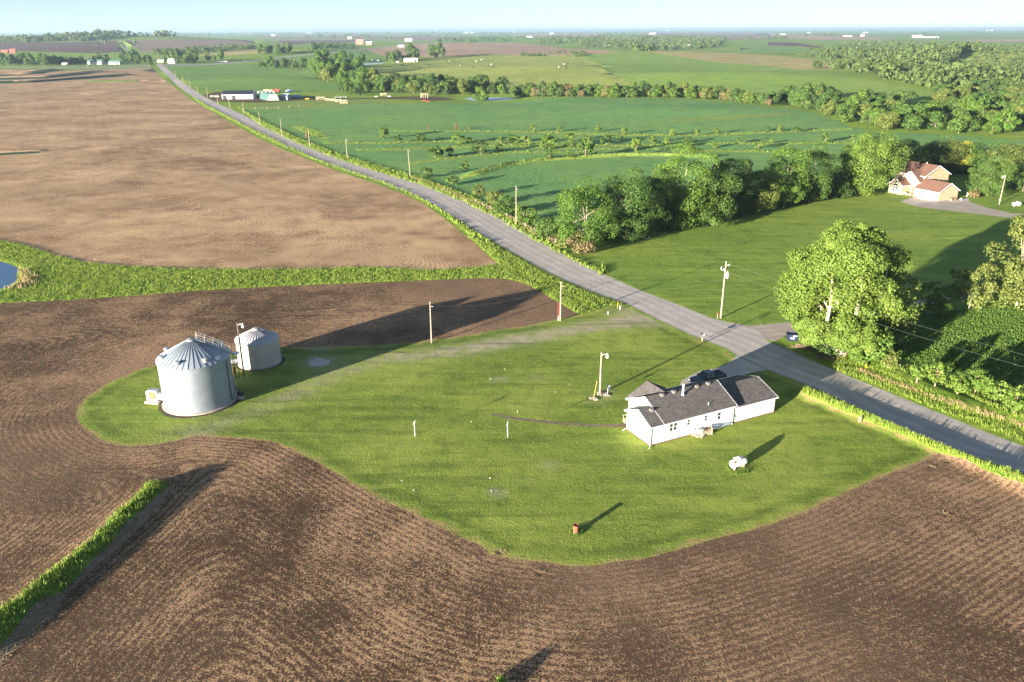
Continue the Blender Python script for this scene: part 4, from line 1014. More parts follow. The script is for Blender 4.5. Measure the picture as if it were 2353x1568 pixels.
# volunteer clumps of straw in the dark field
CL = ['straight below the burn barrel', 'alone in the lower right field', 'above the tip of the terrace grass', 'in the field above the large bin', 'in the field near the left edge', 'at the lawn edge left of the burn barrel', 'left of two at the lawn corner by the road', 'right of two at the lawn corner by the road']
for i, (u, v) in enumerate([(1239,1318),(2167,1182),(398,1102),(455,700),(236,746),(1148,1270),(2140,1075),(2175,1062)]):
    p = flat(u, v); rng = np.random.default_rng(700 + i); m = 60
    P3 = np.zeros((m, 3)); a = rng.uniform(0, 6.28, m); rr2 = rng.uniform(0, .6, m)
    P3[:, 0] = np.cos(a) * rr2; P3[:, 1] = np.sin(a) * rr2
    dx = np.stack([-np.sin(a), np.cos(a), 0*a], 1) * .06; ln = np.stack([np.cos(a)*.25, np.sin(a)*.25, rng.uniform(.03, .14, m)], 1)
    V = np.stack([P3 - dx, P3 + dx, P3 + ln + dx*.2, P3 + ln - dx*.2], 1).reshape(-1, 3)
    link('straw_clump', np_mesh('clump', V, np.arange(4*m).reshape(-1, 4), False, {'hue': ('FACE', rng.uniform(0, 1, m))}), GL2, None, 'pale dead straw clump, ' + CL[i], 'plant', 'straw clumps on the dark field', loc=(p[0], p[1], H1(p[0], p[1])))
# ------------------------------------------------------------------ building materials
def siding_mat(name, col, lap=.18, var=.04, bumpd=.02):
    b = NB(name)
    z = b.n('ShaderNodeSeparateXYZ'); b.put(z.inputs[0], b.co())
    f = b.math('FRACT', b.math('DIVIDE', z.outputs[2], lap))
    c = b.mix(b.ramp(b.noise(1.5, 3), .3, .7), tuple(x * (1 - var) for x in col), col)
    c = b.mix(b.math('MULTIPLY', b.ramp(f, .86, .95), .3), c, tuple(x * .7 for x in col))
    d = b.math('MULTIPLY', b.ramp(z.outputs[2], .0, .7, 1, 0), b.noise(1.1, 4))
    c = b.mix(b.math('MULTIPLY', d, .35), c, (.45, .38, .28))
    return b.done(b.principled(c, .55, 0, b.bump(f, bumpd), .3))
def shingle_mat(name, c1, c2, scale=1.0):
    b = NB(name)
    br = b.n('ShaderNodeTexBrick'); b.put(br.inputs['Vector'], b.co())
    br.inputs['Scale'].default_value = scale; br.inputs['Mortar Size'].default_value = .012
    br.inputs['Brick Width'].default_value = .42; br.inputs['Row Height'].default_value = .17
    br.inputs['Color1'].default_value = (*c1, 1); br.inputs['Color2'].default_value = (*c2, 1); br.inputs['Mortar'].default_value = (*[x * .45 for x in c1], 1)
    br.inputs['Bias'].default_value = -.1
    c = b.mix(b.math('MULTIPLY', b.ramp(b.noise(9, 4, .7), .3, .7), .45), br.outputs['Color'], tuple(x * 1.5 for x in c2))
    c = b.mix(b.math('MULTIPLY', b.ramp(b.noise(2.6, 2, .6, stretch=(.5,1.4,1)), .5, .58), .5), c, tuple(x * 1.35 for x in c2))
    c = b.mix(b.math('MULTIPLY', b.ramp(b.noise(.5, 3), .4, .7), .25), c, tuple(x * .8 for x in c1))
    return b.done(b.principled(c, .9, 0, b.bump(b.noise(12, 3), .01), .2))
def galv_mat(name, col=(.62,.64,.66), rings=.105, rough=.42, metal=.75, seams=True, radial=False):
    b = NB(name)
    s = b.n('ShaderNodeSeparateXYZ'); b.put(s.inputs[0], b.co())
    n = b.noise(.8, 4, .6); n2 = b.noise(.25, 3)
    c = b.mix(b.ramp(n, .3, .7), tuple(x * .86 for x in col), col)
    c = b.mix(b.math('MULTIPLY', b.ramp(n2, .45, .7), .35), c, tuple(x * .75 for x in col))
    nrm = None
    if rings:
        w = b.math('SINE', b.math('MULTIPLY', s.outputs[2], 6.2832 / rings))
        nrm = b.bump(w, .012)
        seam = b.math('FRACT', b.math('DIVIDE', s.outputs[2], 1.12))
        c = b.mix(b.math('MULTIPLY', b.ramp(seam, .955, .985), .4), c, tuple(x * .5 for x in col))
        c = b.mix(b.math('MULTIPLY', b.math('FRACT', b.math('MULTIPLY', b.math('FLOOR', b.math('DIVIDE', s.outputs[2], 1.12)), .37)), .22), c, tuple(x * .72 for x in col))
        ang = b.math('ARCTAN2', s.outputs[1], s.outputs[0])
        par = b.math('MULTIPLY', b.math('FRACT', b.math('MULTIPLY', b.math('FLOOR', b.math('DIVIDE', s.outputs[2], 1.12)), .5)), 1.0)
        fr = b.math('FRACT', b.math('ADD', b.math('MULTIPLY', ang, 1.75), par))
        c = b.mix(b.math('MULTIPLY', b.ramp(fr, .985, .995), .5), c, tuple(x * .45 for x in col))
    return b.done(b.principled(c, rough, metal, nrm, .5))
SIDING = siding_mat('white_siding', (.86,.84,.79))
WTRIM = plain('white_trim', (.82,.82,.80), .5, var=.04)
SHINGLE = shingle_mat('dark_shingles', (.058,.055,.055), (.115,.105,.098))
GLASS = plain('window_glass', (.035,.04,.045), .12, spec=.6, var=.2)
BLIND = plain('window_blind', (.42,.38,.33), .4, spec=.5)
DARKM = plain('dark_metal', (.03,.03,.035), .45, .2)
WOODN = plain('pale_timber', (.52,.42,.28), .8, var=.2)
WOODG = plain('grey_timber', (.36,.33,.29), .85, var=.2)
POLEW = plain('pole_wood', (.30,.25,.18), .85, var=.25, scale=2)
POLED = plain('dark_pole_wood', (.13,.09,.065), .85, var=.25, scale=2)
GALV = galv_mat('galvanised_wall', (.34,.39,.43), .105, .4, .45)
GALVR = galv_mat('galvanised_roof', (.32,.37,.42), 0, .45, .5)
GALV2 = galv_mat('weathered_wall', (.56,.53,.47), .105, .33, .45)
GALVR2 = galv_mat('weathered_roof', (.44,.45,.47), 0, .42, .45)
GALVP = galv_mat('galvanised_part', (.62,.63,.64), 0, .4, .7)
CONC = plain('footing_concrete', (.40,.34,.27), .9, var=.2)
WMET = plain('white_metal', (.70,.70,.67), .35, .0, var=.05)
RUSTM = plain('rust', (.22,.075,.035), .85, var=.35, scale=6)
BLACK = plain('black_rubber', (.018,.018,.02), .7)
ORANGE = plain('orange_guard', (.50,.20,.06), .5)
REDP = plain('red_paint', (.34,.05,.04), .5)
YEL = plain('yellow_plastic', (.75,.55,.03), .5)
DIRT = plain('bare_dirt', (.07,.05,.035), .95, var=.3, scale=3)
TANS = siding_mat('tan_siding', (.40,.31,.20), .2)
BRSH = shingle_mat('brown_shingles', (.11,.06,.045), (.15,.085,.062))
def roof_quad(mb, q, t=.1): mb.solid(q, t)
def gable(parent, x0, x1, y0, y1, ez, pz, wm, rm, over=.3, trim=WTRIM, axis='x', z0=0.0, ridge=None, rake=None, cut0=0, cut1=0, names=('wall', 'roof', 'trim'), under=.12):
    """a gabled block; ez, pz are eave and ridge heights of the ROOF surface at the wall line / ridge"""
    rake = over if rake is None else rake
    if axis == 'x': a0, a1, b0, b1 = x0, x1, y0, y1
    else: a0, a1, b0, b1 = y0, y1, x0, x1
    r = (b0 + b1) / 2 if ridge is None else ridge
    P = (lambda a, b, z: (a, b, z)) if axis == 'x' else (lambda a, b, z: (b, a, z))
    mb = MB(); prof = [(b0, z0), (b1, z0), (b1, ez - under), (r, pz - under), (b0, ez - under)]
    vs = [P(a0, b, z) for b, z in prof] + [P(a1, b, z) for b, z in prof]
    n = 5; fs = [tuple(range(n)), tuple(range(n, 2*n))[::-1]] + [(i, i+n, (i+1) % n + n, (i+1) % n) for i in range(n)]
    if axis == 'y': fs = [f[::-1] for f in fs]
    mb.add(vs, [f[::-1] for f in fs]); mb.build(names[0], wm, parent)
    s0 = (pz - ez) / (r - b0); s1 = (pz - ez) / (b1 - r)
    ra, rb = a0 - rake + cut0, a1 + rake - cut1
    e0, e1 = b0 - over, b1 + over; ze0, ze1 = ez - s0 * over, ez - s1 * over
    mb = MB()
    q0 = [P(ra, e0, ze0), P(rb, e0, ze0), P(rb, r, pz), P(ra, r, pz)]
    q1 = [P(rb, e1, ze1), P(ra, e1, ze1), P(ra, r, pz), P(rb, r, pz)]
    if axis == 'y': q0 = q0[::-1]; q1 = q1[::-1]
    mb.solid(q0, .1); mb.solid(q1, .1)
    mb.build(names[1], rm, parent)
    if trim:
        mb = MB(); o = .02; dz = -.10
        for a in (ra - o, rb + o):
            if (a < ra and cut0) or (a > rb and cut1): continue
            mb.bar(P(a, e0, ze0 + dz), P(a, r, pz + dz), .05, .2); mb.bar(P(a, e1, ze1 + dz), P(a, r, pz + dz), .05, .2)
        mb.bar(P(ra, e0 - .05, ze0 - .05), P(rb, e0 - .05, ze0 - .05), .1, .13); mb.bar(P(ra, e1 + .05, ze1 - .05), P(rb, e1 + .05, ze1 - .05), .1, .13)
        mb.build(names[2], trim, parent)
def window(parent, x0, x1, z0, z1, y, mat=GLASS, face='-y', sash=True, name='window', mull=False, fr=.06):
    """framed window on the wall plane y (or x when face is x)"""
    def B(mb, a0, a1, c0, c1, d0, d1):
        if face == '-y': mb.box(a0, a1, y - d1, y - d0, c0, c1)
        elif face == '+y': mb.box(a0, a1, y + d0, y + d1, c0, c1)
        elif face == '-x': mb.box(y - d1, y - d0, a0, a1, c0, c1)
        else: mb.box(y + d0, y + d1, a0, a1, c0, c1)
    m = MB(); B(m, x0 - fr, x1 + fr, z1, z1 + fr, .0, .05); B(m, x0 - fr, x1 + fr, z0 - fr, z0, .0, .06)
    B(m, x0 - fr, x0, z0, z1, 0, .05); B(m, x1, x1 + fr, z0, z1, 0, .05)
    zm = (z0 + z1) / 2
    if sash: B(m, x0, x1, zm - .03, zm + .03, .0, .045)
    if mull: B(m, (x0+x1)/2 - .05, (x0+x1)/2 + .05, z0, zm - .03 if sash else z1, 0, .045); 
    if mull and sash: B(m, (x0+x1)/2 - .05, (x0+x1)/2 + .05, zm + .03, z1, 0, .045)
    f = m.build(name, WTRIM, parent)
    g = MB(); B(g, x0, x1, z0, z1, .004, .02); g.build('pane', mat, f)
    return f

# ------------------------------------------------------------------ the white farmhouse
def farmhouse():
    t = thing('farmhouse', 'long low white farmhouse with dark shingle roof on the mown lawn', 'house', (17.75, 90.72, 0), R(26.8))
    p = .46; E = 3.0   # roof height at the front wall line
    rz = lambda y: E + y * p
    ry = 4.1
    gable(t, 0, 2.12, 0, 5.2, E, rz(2.6), SIDING, SHINGLE, .35, rake=.3, cut1=.3 + .27, ridge=2.6)
    gable(t, 2.08, 13.7, 0, 8.0, E, rz(ry), SIDING, SHINGLE, .35, rake=.23, ridge=ry, names=('main_wall', 'main_roof', 'main_trim'))
    gable(t, 13.7, 21.2, .08, 8.0, 2.52, 3.92, SIDING, SHINGLE, .28, rake=.25, cut0=.25, ridge=4.05, names=('wing_wall', 'wing_roof', 'wing_trim'))
    # rear cross gable, flush with the back wall
    mb = MB(); pk = (5.3, 8.45, 4.78); v = (5.3, 4.42, 4.78)
    L = (1.85, 8.45, 2.98); Rr = (8.75, 8.45, 2.98)
    mb.solid([pk, L, v], .1); mb.solid([Rr, pk, v], .1); mb.build('cross_gable_roof', SHINGLE, t)
    mb = MB(); mb.add([(2.1,8.02,2.75),(8.5,8.02,2.75),(5.3,8.02,4.6),(2.1,8.2,2.75),(8.5,8.2,2.75),(5.3,8.2,4.6)], [(0,1,2),(5,4,3),(0,3,4,1),(1,4,5,2),(2,5,3,0)]); mb.build('cross_gable_wall', SIDING, t)
    window(t, 2.95, 3.48, 1.42, 2.46, 0); window(t, 3.62, 4.15, 1.42, 2.46, 0)
    window(t, 5.77, 6.27, 1.64, 2.44, 0); window(t, 8.67, 9.15, 1.60, 2.40, 0); window(t, 10.86, 11.46, 1.30, 2.34, 0)
    window(t, 2.0, 2.6, 1.48, 2.26, 0, BLIND, '-x')
    window(t, 6.2, 6.7, 1.6, 2.3, 2.08, BLIND, '-x')
    mb = MB(); mb.box(7.6, 8.45, -.05, 0, .55, 2.55); mb.build('door', WTRIM, t)
    mb = MB()
    mb.box(-.06, 2.08, -.06, 0, -.1, .16); mb.box(2.08, 13.66, -.055, 0, -.1, .16); mb.box(-.06, 0, 0, 5.2, -.1, .16); mb.box(13.72, 21.25, .02, .08, -.1, .14)
    mb.build('foundation', plain('foundation', (.16,.09,.06), .9, var=.3), t)
    for x, y in ((4.3, 3.7), (6.25, 3.75), (10.1, 3.75), (12.1, 3.75), (1.35, 1.95)):
        mb = MB(); z = rz(y); mb.box(x-.2, x+.2, y-.2, y+.2, z-.12, z+.22); mb.box(x-.25, x+.25, y-.25, y+.25, z+.22, z+.27); mb.build('roof_vent', plain('vent_brown', (.22,.20,.17), .6), t)
    mb = MB(); mb.rev([(.2, 4.3),(.2, 4.55),(.13, 4.6),(.13, 5.75),(.19, 5.78),(.19, 5.95),(.05, 6.02),(0, 6.02)], 14, (7.3, 3.1, 0)); mb.build('chimney', WMET, t)
    mb = MB(); mb.tube([(9.85,.8,3.2),(9.85,.8,3.75)], .05, 8); mb.build('vent_pipe', WMET, t)
    for (x, y, dx, dy) in ((-.05, -.08, -.5, -.55), (-.08, 5.15, -.75, -.1), (13.5, -.07, 0, -.1)):
        mb = MB(); mb.tube([(x, y-.2, 2.8), (x, y, 2.6), (x, y, .25), (x+dx, y+dy, .08)], .05, 6); mb.build('downspout', WTRIM, t)
    mb = MB(); mb.box(13.35, 13.6, -.16, 0, .9, 1.35); mb.tube([(13.47,-.1,.9),(13.47,-.1,0)], .03, 6); mb.build('meter_box', plain('meter_grey', (.5,.5,.48), .5), t)
    # back step: an angular little timber deck
    mb = MB(); mb.prism([(6.6,-.08),(9.7,-.08),(9.1,-1.15),(7.35,-1.3)], .42, .5); dk = mb.build('deck', WOODG, t)
    mb = MB()
    for z in (.62, .86):
        mb.bar((6.6,-.15,z),(7.32,-1.32,z), .06, .12); mb.bar((7.36,-1.34,z),(9.1,-1.2,z), .06, .12)
        mb.bar((9.16,-1.18,z),(9.7,-.15,z), .06, .12)
    mb.build('railing', WOODN, dk)
    for x, y in ((6.65,-.2),(7.34,-1.3),(9.12,-1.17),(9.66,-.2)):
        mb = MB(); mb.box(x-.06, x+.06, y-.06, y+.06, 0, .95); mb.build('post', WOODN, dk)
    mb = MB(); mb.box(6.9, 9.3, -1.0, -.1, .0, .2); mb.build('step', WOODN, dk)
    mb = MB(); mb.solid([(9.9,-.75,.35),(13.1,-.32,.25),(13.1,-.08,.55),(9.9,-.12,.75)], .04); mb.build('cellar_hatch', plain('blue_grey_hatch', (.38,.46,.52), .4, .3), t)
farmhouse()
for nm, lab, cat, pos, mk in (
    ('round_stove', 'small round dark grill standing on the timber deck of the white farmhouse', 'grill', (8.55,-.75,.5), 0),
    ('cooler_box', 'long pale box lying on the timber deck against the white wall', 'box', (7.7,-.45,.5), 1)):
    a = R(26.8); x = 17.75 + pos[0]*math.cos(a) - pos[1]*math.sin(a); y = 90.72 + pos[0]*math.sin(a) + pos[1]*math.cos(a)
    mb = MB()
    if mk == 0: mb.rev([(0,.02),(.22,.02),(.26,.12),(.28,.3),(.2,.36),(0,.38)], 16)
    else: mb.box(-.5,.5,-.13,.13,.0,.2); mb.box(-.52,.52,-.15,.15,.2,.25); mb.box(-.62,-.56,-.05,.05,0,.5)
    mb.build(nm, DARKM if mk == 0 else WMET, None, label=lab, cat=cat, loc=(x, y, pos[2]), rz=a)

# ------------------------------------------------------------------ grain bins
def pol(r, deg, z=0): return (r * math.cos(R(deg)), r * math.sin(R(deg)), z)
def bin_body(t, r, hw, hp, wm, rm, nrib, slab):
    mb = MB(); mb.rev([(0, .0), (slab, .0), (slab, .18), (r, .2), (r*.98, .2)], 64, smooth=False); mb.build('footing', CONC, t)
    mb = MB(); mb.rev([(r, .2), (r, hw)], 96); mb.build('wall', wm, t)
    mb = MB(); mb.rev([(r+.02, hw-.12), (r+.13, hw-.02), (r+.12, hw+.03), (.62, hp-.25), (.55, hp-.25)], 72); rf = mb.build('roof', rm, t)
    mb = MB()
    for k in range(nrib):
        a = 360 * k / nrib + 3
        mb.bar(pol(r+.13, a, hw+.05), pol(.62, a, hp-.2), .05, .07)
    mb.build('ribs', rm, rf)
    mb = MB(); mb.rev([(.62, hp-.3), (.66, hp-.12), (.5, hp+.02), (.2, hp+.08), (0, hp+.1)], 24); mb.build('cap', rm, rf)
def big_bin():
    c = (-45.35, 104.85, 0); r = 4.9
    hw = tall((c[0] + r*math.cos(R(-66.6)), c[1] + r*math.sin(R(-66.6)), 0), 848.0)
    hp = tall(c, 779.0)
    t = thing('grain_bin', 'large corrugated galvanised grain bin with a handrail on its cone roof', 'grain bin', c)
    bin_body(t, r, hw, hp, GALV, GALVR, 40, r + .28)
    sl = lambda rr: hw + (hp - .25 - hw) * (r + .13 - rr) / (r + .13 - .62)
    for a in (-98, -150, -47, 168, 62, 38):
        mb = MB(); x, y, _ = pol(r*.86, a); z = sl(r*.86)
        mb.rev([(.27, z-.15), (.27, z+.3), (.36, z+.3), (.36, z+.5), (.3, z+.55), (0, z+.56)], 18, (x, y, 0), smooth=False); mb.build('roof_vent', GALVP, t)
    mb = MB(); x, y, _ = pol(r*.88, -22); z = sl(r*.88); mb.rev([(.42, z-.1), (.42, z+.12), (.3, z+.28), (0, z+.32)], 16, (x, y, 0)); mb.build('roof_hatch', GALVP, t)
    # ladder and handrail up the cone
    aL = 17; mb = MB()
    side = Vector(pol(1, aL + 90))
    p0, p1 = Vector(pol(.75, aL, hp-.05)), Vector(pol(r+.15, aL, hw+.25))
    for s in (-.35, .35): mb.bar(p0 + side*s, p1 + side*s, .06)
    for k in range(13):
        q = p0.lerp(p1, (k+.5)/13); mb.bar(q - side*.35, q + side*.35, .14, .04)
    mb.build('roof_ladder', GALVP, t)
    mb = MB()
    for s in (-.42, .42):
        for dz in (.45, .88): mb.bar(p0 + side*s + Vector((0,0,dz)), p1 + side*s + Vector((0,0,dz)), .03)
        for k in range(5):
            q = p0.lerp(p1, k/4) + side*s; mb.bar(q, q + Vector((0,0,.9)), .03)
    mb.build('handrail', GALVP, t)
    # side ladder with a cage
    b = Vector(pol(r+.25, aL)); mb = MB()
    for s in (-.24, .24): mb.bar(b + side*s + Vector((0,0,.5)), b + side*s + Vector((0,0,hw+.5)), .05)
    for k in range(int(hw/.32)): mb.bar(b - side*.24 + Vector((0,0,.6+k*.32)), b + side*.24 + Vector((0,0,.6+k*.32)), .035)
    ld = mb.build('side_ladder', GALVP, t)
    mb = MB(); out = Vector(pol(1, aL))
    for k in range(6):
        z = hw*.42 + k*.75; pts = [b + side*(.38*math.cos(q)) + out*(.72*math.sin(q)) + Vector((0,0,z)) for q in np.linspace(0, math.pi, 9)]
        mb.tube(pts, .025, 5)
    for q in np.linspace(.3, 2.84, 5): mb.bar(b + side*(.38*math.cos(q)) + out*(.72*math.sin(q)) + Vector((0,0,hw*.42)), b + side*(.38*math.cos(q)) + out*(.72*math.sin(q)) + Vector((0,0,hw*.42+3.8)), .03)
    mb.build('cage', DARKM, ld)
    mb = MB(); q = b + out*.5 + Vector((0,0,hw-.2)); mb.rev([(0,0),(.6,0),(.6,.06),(0,.06)], 16, tuple(q)); mb.build('platform', GALVP, ld)
    mb = MB(); mb.bar(b - side*.3 + out*.08 + Vector((0,0,hw*.52)), b - side*.3 + out*.08 + Vector((0,0,hw*.68)), .12, .35); mb.build('warning_panel', REDP, ld)
    mb = MB(); x, y, _ = pol(r+.06, -9); mb.tube([(x, y, hw-.3), (x, y, .8), (x*1.02, y*1.02, .4)], .05, 6); mb.build('conduit', DARKM, t)
    mb = MB(); a = 4; mb.rev([(0,-.5),(.32,-.5),(.34,.35),(.2,.5),(0,.5)], 14, (0,0,0), axis='x')
    o = mb.build('burner_motor', DARKM, t); o.location = pol(r + 1.0, a, .8); o.rotation_euler = (0, 0, R(a))
    mb = MB(); x, y, _ = pol(r+1.0, a); mb.box(x-.4, x+.4, y-.35, y+.35, .05, .5); mb.build('motor_base', GALVP, t)
    return hw
hw_ = big_bin()
def fan_unit():
    g = flat(347, 926); c = Vector((-45.35, 104.85, 0)); gp = Vector((g[0], g[1], 0)); 
    # faces the camera side; duct runs to the bin
    t = thing('drying_fan', 'square galvanised drying fan with an orange round guard on a concrete pad', 'fan', (gp.x + .5, gp.y + .35, 0), R(-12))
    mb = MB(); mb.box(-1.15, 1.0, -.85, .85, 0, .32); mb.build('pad', CONC, t)
    mb = MB(); mb.box(-.72, .72, -.42, .42, .34, 1.95); hs = mb.build('housing', GALVP, t)
    mb = MB(); mb.box(-.95, -.8, -.5, .55, .34, 1.8); mb.build('side_panel', GALVP, t)
    mb = MB()
    for k in range(24): mb.bar((.12*math.cos(k*.2618), -.47, 1.2+.12*math.sin(k*.2618)), (.55*math.cos(k*.2618), -.47, 1.2+.55*math.sin(k*.2618)), .03)
    for rr in (.56, .42, .28, .14):
        mb.tube([(rr*math.cos(q), -.47, 1.2+rr*math.sin(q)) for q in np.linspace(0, 2*math.pi, 25)], .025, 5)
    mb.build('guard', ORANGE, hs)
    mb = MB(); mb.rev([(0,-.44),(.52,-.44),(.52,-.425)], 24, (0,0,1.2), axis='y'); mb.build('intake', plain('fan_dark', (.10,.09,.08), .6), hs)
    mb = MB(); mb.tube([(0,-.5,1.2),(0,-.42,1.2)], .1, 10); mb.build('hub', WMET, hs)
    mb = MB(); a = (.72, 0, 1.05); b2 = (2.7, -.1, .62)
    mb.tube([a, (1.2,0,1.0), b2], [.62, .58, .5], 16); mb.build('duct', GALVP, t)
fan_unit()
def small_bin():
    c = (-40.9, 119.15, 0); r = 3.32
    hw = tall((c[0] + r*math.cos(R(-71)), c[1] + r*math.sin(R(-71)), 0), 793.8)
    hp = tall(c, 754.5)
    t = thing('grain_bin', 'smaller weathered grain bin behind the wooden pole, bare cone roof', 'grain bin', c)
    bin_body(t, r, hw, hp, GALV2, GALVR2, 32, r + .12)
    mb = MB(); b = Vector(pol(r+.12, 12)); side = Vector(pol(1, 102))
    for s in (-.2, .2): mb.bar(b + side*s + Vector((0,0,.4)), b + side*s + Vector((0,0,hw)), .05)
    for k in range(int(hw/.35)): mb.bar(b - side*.2 + Vector((0,0,.5+k*.35)), b + side*.2 + Vector((0,0,.5+k*.35)), .035)
    mb.build('side_ladder', GALVP, t)
    mb = MB(); p0, p1 = Vector(pol(.7, 12, hp-.1)), Vector(pol(r+.1, 12, hw+.1))
    for s in (-.2, .2): mb.bar(p0 + side*s, p1 + side*s, .05)
    for k in range(8): q = p0.lerp(p1, (k+.5)/8); mb.bar(q - side*.2, q + side*.2, .06, .04)
    mb.build('roof_ladder', GALVP, t)
    mb = MB(); mb.box(-.4, .4, -.08, .06, 0, 1.5); o = mb.build('door', GALVP, t); o.location = pol(r+.02, -140, .5); o.rotation_euler = (0, 0, R(-50))
    mb = MB(); mb.tube([pol(r-.1, -156, .75), pol(r+1.1, -158, .7), pol(r+1.9, -158, .62)], [.42, .4, .45], 12); mb.build('duct', GALVP, t)
    mb = MB(); x, y, _ = pol(r+2.2, -158); mb.box(x-.35, x+.35, y-.35, y+.35, .05, 1.0); mb.build('fan_housing', GALVP, t)
small_bin()
tb = MB(); tb.rev([(0,-.02),(1.0,-.02),(1,.03),(.1,.05),(0,.05)], 20); 
# bare dirt skirts round the bins
for (c, r, lab) in (((-45.35, 104.85), 5.75, 'dark bare earth ring round the large grain bin'), ((-40.9, 119.15), 3.9, 'dark bare earth ring round the smaller grain bin')):
    mb = MB(); n = 60; rr = random.Random(3)
    vs = []
    for k in range(n):
        a = 2*math.pi*k/n; q = r * (1 + .035*math.sin(3*a+1) + rr.uniform(-.02, .02))
        vs.append((c[0]+q*math.cos(a), c[1]+q*math.sin(a), .012))
    vs.append((c[0], c[1], .012)); mb.add(vs, [(k, (k+1) % n, n) for k in range(n)]); mb.build('bare_earth', DIRT, None, kind='structure')

# ------------------------------------------------------------------ poles and wires
TOPS = {}
def pole(key, u, v, top, label, kind='utility_pole', cat='utility pole', r=.15, mat=POLEW, lamp=0, trans=False, arm=False, group=None, lean=0.0, meter=False, guard=False):
    p = W(u, v); h = tall(p, top)
    t = thing(kind, label, cat, tuple(p), 0, group)
    mb = MB(); tp = Vector((lean, 0, h)); mb.tube([(0,0,-.3), tuple(tp*.5), tuple(tp)], [r, r*.85, r*.65], 10); mb.build('pole', mat, t)
    TOPS[key] = Vector(tuple(p)) + tp
    if lamp:
        mb = MB(); s = lamp; mb.tube([(0,0,h-.55),(s*.25,-.05,h-.3),(s*.55,-.1,h-.25),(s*.75,-.1,h-.35)], .035, 6); mb.build('lamp_arm', WMET, t)
        mb = MB(); mb.rev([(0,h-.1),(.09,h-.12),(.1,h-.4),(.2,h-.5),(.22,h-.72),(.14,h-.86),(0,h-.9)], 16, (s*.85,-.1,0)); mb.build('lamp', WMET, t)
    if trans:
        mb = MB(); mb.rev([(0,h-2.9),(.25,h-2.9),(.27,h-2.8),(.27,h-1.9),(.2,h-1.82),(0,h-1.8)], 18, (.42,-.12,0)); tr = mb.build('transformer', plain('transformer_grey', (.42,.43,.43), .4), t)
        mb = MB(); mb.tube([(.42,-.12,h-1.82),(.42,-.12,h-1.5)], .05, 6); mb.build('bushing', WMET, tr)
        mb = MB(); mb.bar((-.7,0,h-1.35),(0,0,h-1.5),.06); mb.tube([(-.7,0,h-1.35),(-.85,0,h-1.0),(-.7,0,h-.75)],.05,6); mb.tube([(-.25,0,h-1.4),(-.3,0,h-1.05)],.06,6); mb.build('fuse_cutout', WMET, t)
        mb = MB(); mb.tube([(0,0,h),(0,0,h+.22)], .07, 8); mb.bar((.1,0,h-.45),(.7,0,h-.5),.06); mb.tube([(.6,0,h-.55),(.6,0,h-.3)],.05,6); mb.build('insulator', WMET, t)
        mb = MB(); mb.bar((-.15,0,h-3.1),(.4,0,h-3.15),.06); mb.build('bracket', DARKM, t)
    elif arm:
        mb = MB(); mb.tube([(0,0,h),(0,0,h+.2)], .06, 8); mb.build('insulator', WMET, t)
        mb = MB(); mb.bar((0,0,h-.6),(.5,0,h-.62),.05); mb.build('bracket', WMET, t)
    if meter:
        mb = MB(); mb.box(-.3,-.1,-.2,.1,1.2,1.7); mb.build('meter_box', plain('meter_grey', (.5,.5,.48), .5), t)
    return t, p, h
pole('C', 1656, 731, 604, 'tall utility pole with grey transformer can beside the gravel road on the far lawn', trans=True, r=.17)
pole('B', 1287.5, 737, 651, 'wooden service pole with red guard at the field corner by the driveway mouth', arm=True)
pole('A', 992, 788, 697, 'plain weathered service pole standing on the edge of the dark field', arm=True, mat=plain('weathered_pole', (.25,.20,.15), .85, var=.25))
pole('D', 1378.5, 905, 810, 'yard light pole with white lamp left of the white farmhouse', 'light_pole', 'light pole', lamp=1, r=.16)
pole('E', 561.5, 866, 741, 'dark pole with a white lamp between the two grain bins', 'light_pole', 'light pole', lamp=1, mat=POLED, r=.13)
pole('F', 2296, 470, 403, 'pale light pole beside the driveway of the tan house', 'light_pole', 'light pole', lamp=-1, meter=True, r=.16)
pole('G', 1186, 517, 430, 'utility pole beside the dry verge, nearest up the road from the transformer pole', arm=True)
pole('H', 943, 408, 345, 'leaning utility pole beside the road, second up the road from the transformer pole', arm=True, lean=-.4)
pole('I', 799, 366, 321, 'utility pole beside the road, third up the road from the transformer pole', arm=True, lean=-.3)
RP = [('J',712,338,298),('K',648,313,273),('L',598,288,256),('M',560,262,235.5),('N',528,249,224),('O',501,240.5,217),('P',477.5,225.5,201),('Q',454.5,215.5,198),('R',437,201.7,180.5),('S',420.5,189,172),('T',404,178,162),('U',364,143,126)]
ordn = ['fourth','fifth','sixth','seventh','eighth','ninth','tenth','eleventh','twelfth','thirteenth','fourteenth','fifteenth']
for (k, u, v, tp), o_ in zip(RP, ordn):
    pole(k, u, v, tp, 'utility pole beside the road, %s up the road from the transformer pole' % o_, group='roadside utility poles', r=.16)
for i, (u, v, tp, lab) in enumerate([(202,159,142,'pole on the far edge of the stubble before the green roofed sheds'),(56,159,144,'pole on the far stubble edge near the left of the view'),(500,149,135,'pole beside the highway right of the row of three trees'),(562,145,132,'pole beside the highway where it starts to climb'),(395,152,138,'pole before the white ranch house'),(617,134,122,'pole above the highway left of the curve'),(666,132,120,'pole above the middle of the highway curve'),(710,127,115.5,'near pole of the pair at the highway curve'),(717,121,109,'far pole of the pair at the highway curve'),(871,111,99,'pole by the red barn farm on the highway')]):
    pole('z%d' % i, u, v, tp, 'utility ' + lab, r=.14)
def wire(a, b, sag, r, label, n=14, mat=None, name='power_line'):
    a, b = Vector(a), Vector(b); pts = []
    for i in range(n + 1):
        s = i / n; q = a.lerp(b, s); q.z -= 4 * sag * s * (1 - s); pts.append(q)
    o = MB().tube(pts, r, 5).build(name, mat or plain('wire_grey', (.12,.14,.11), .8), None, label=label, cat='wire')
    return o
T = TOPS; z_ = lambda v, d: v - Vector((0, 0, d))
OUT = None; best = 1e9
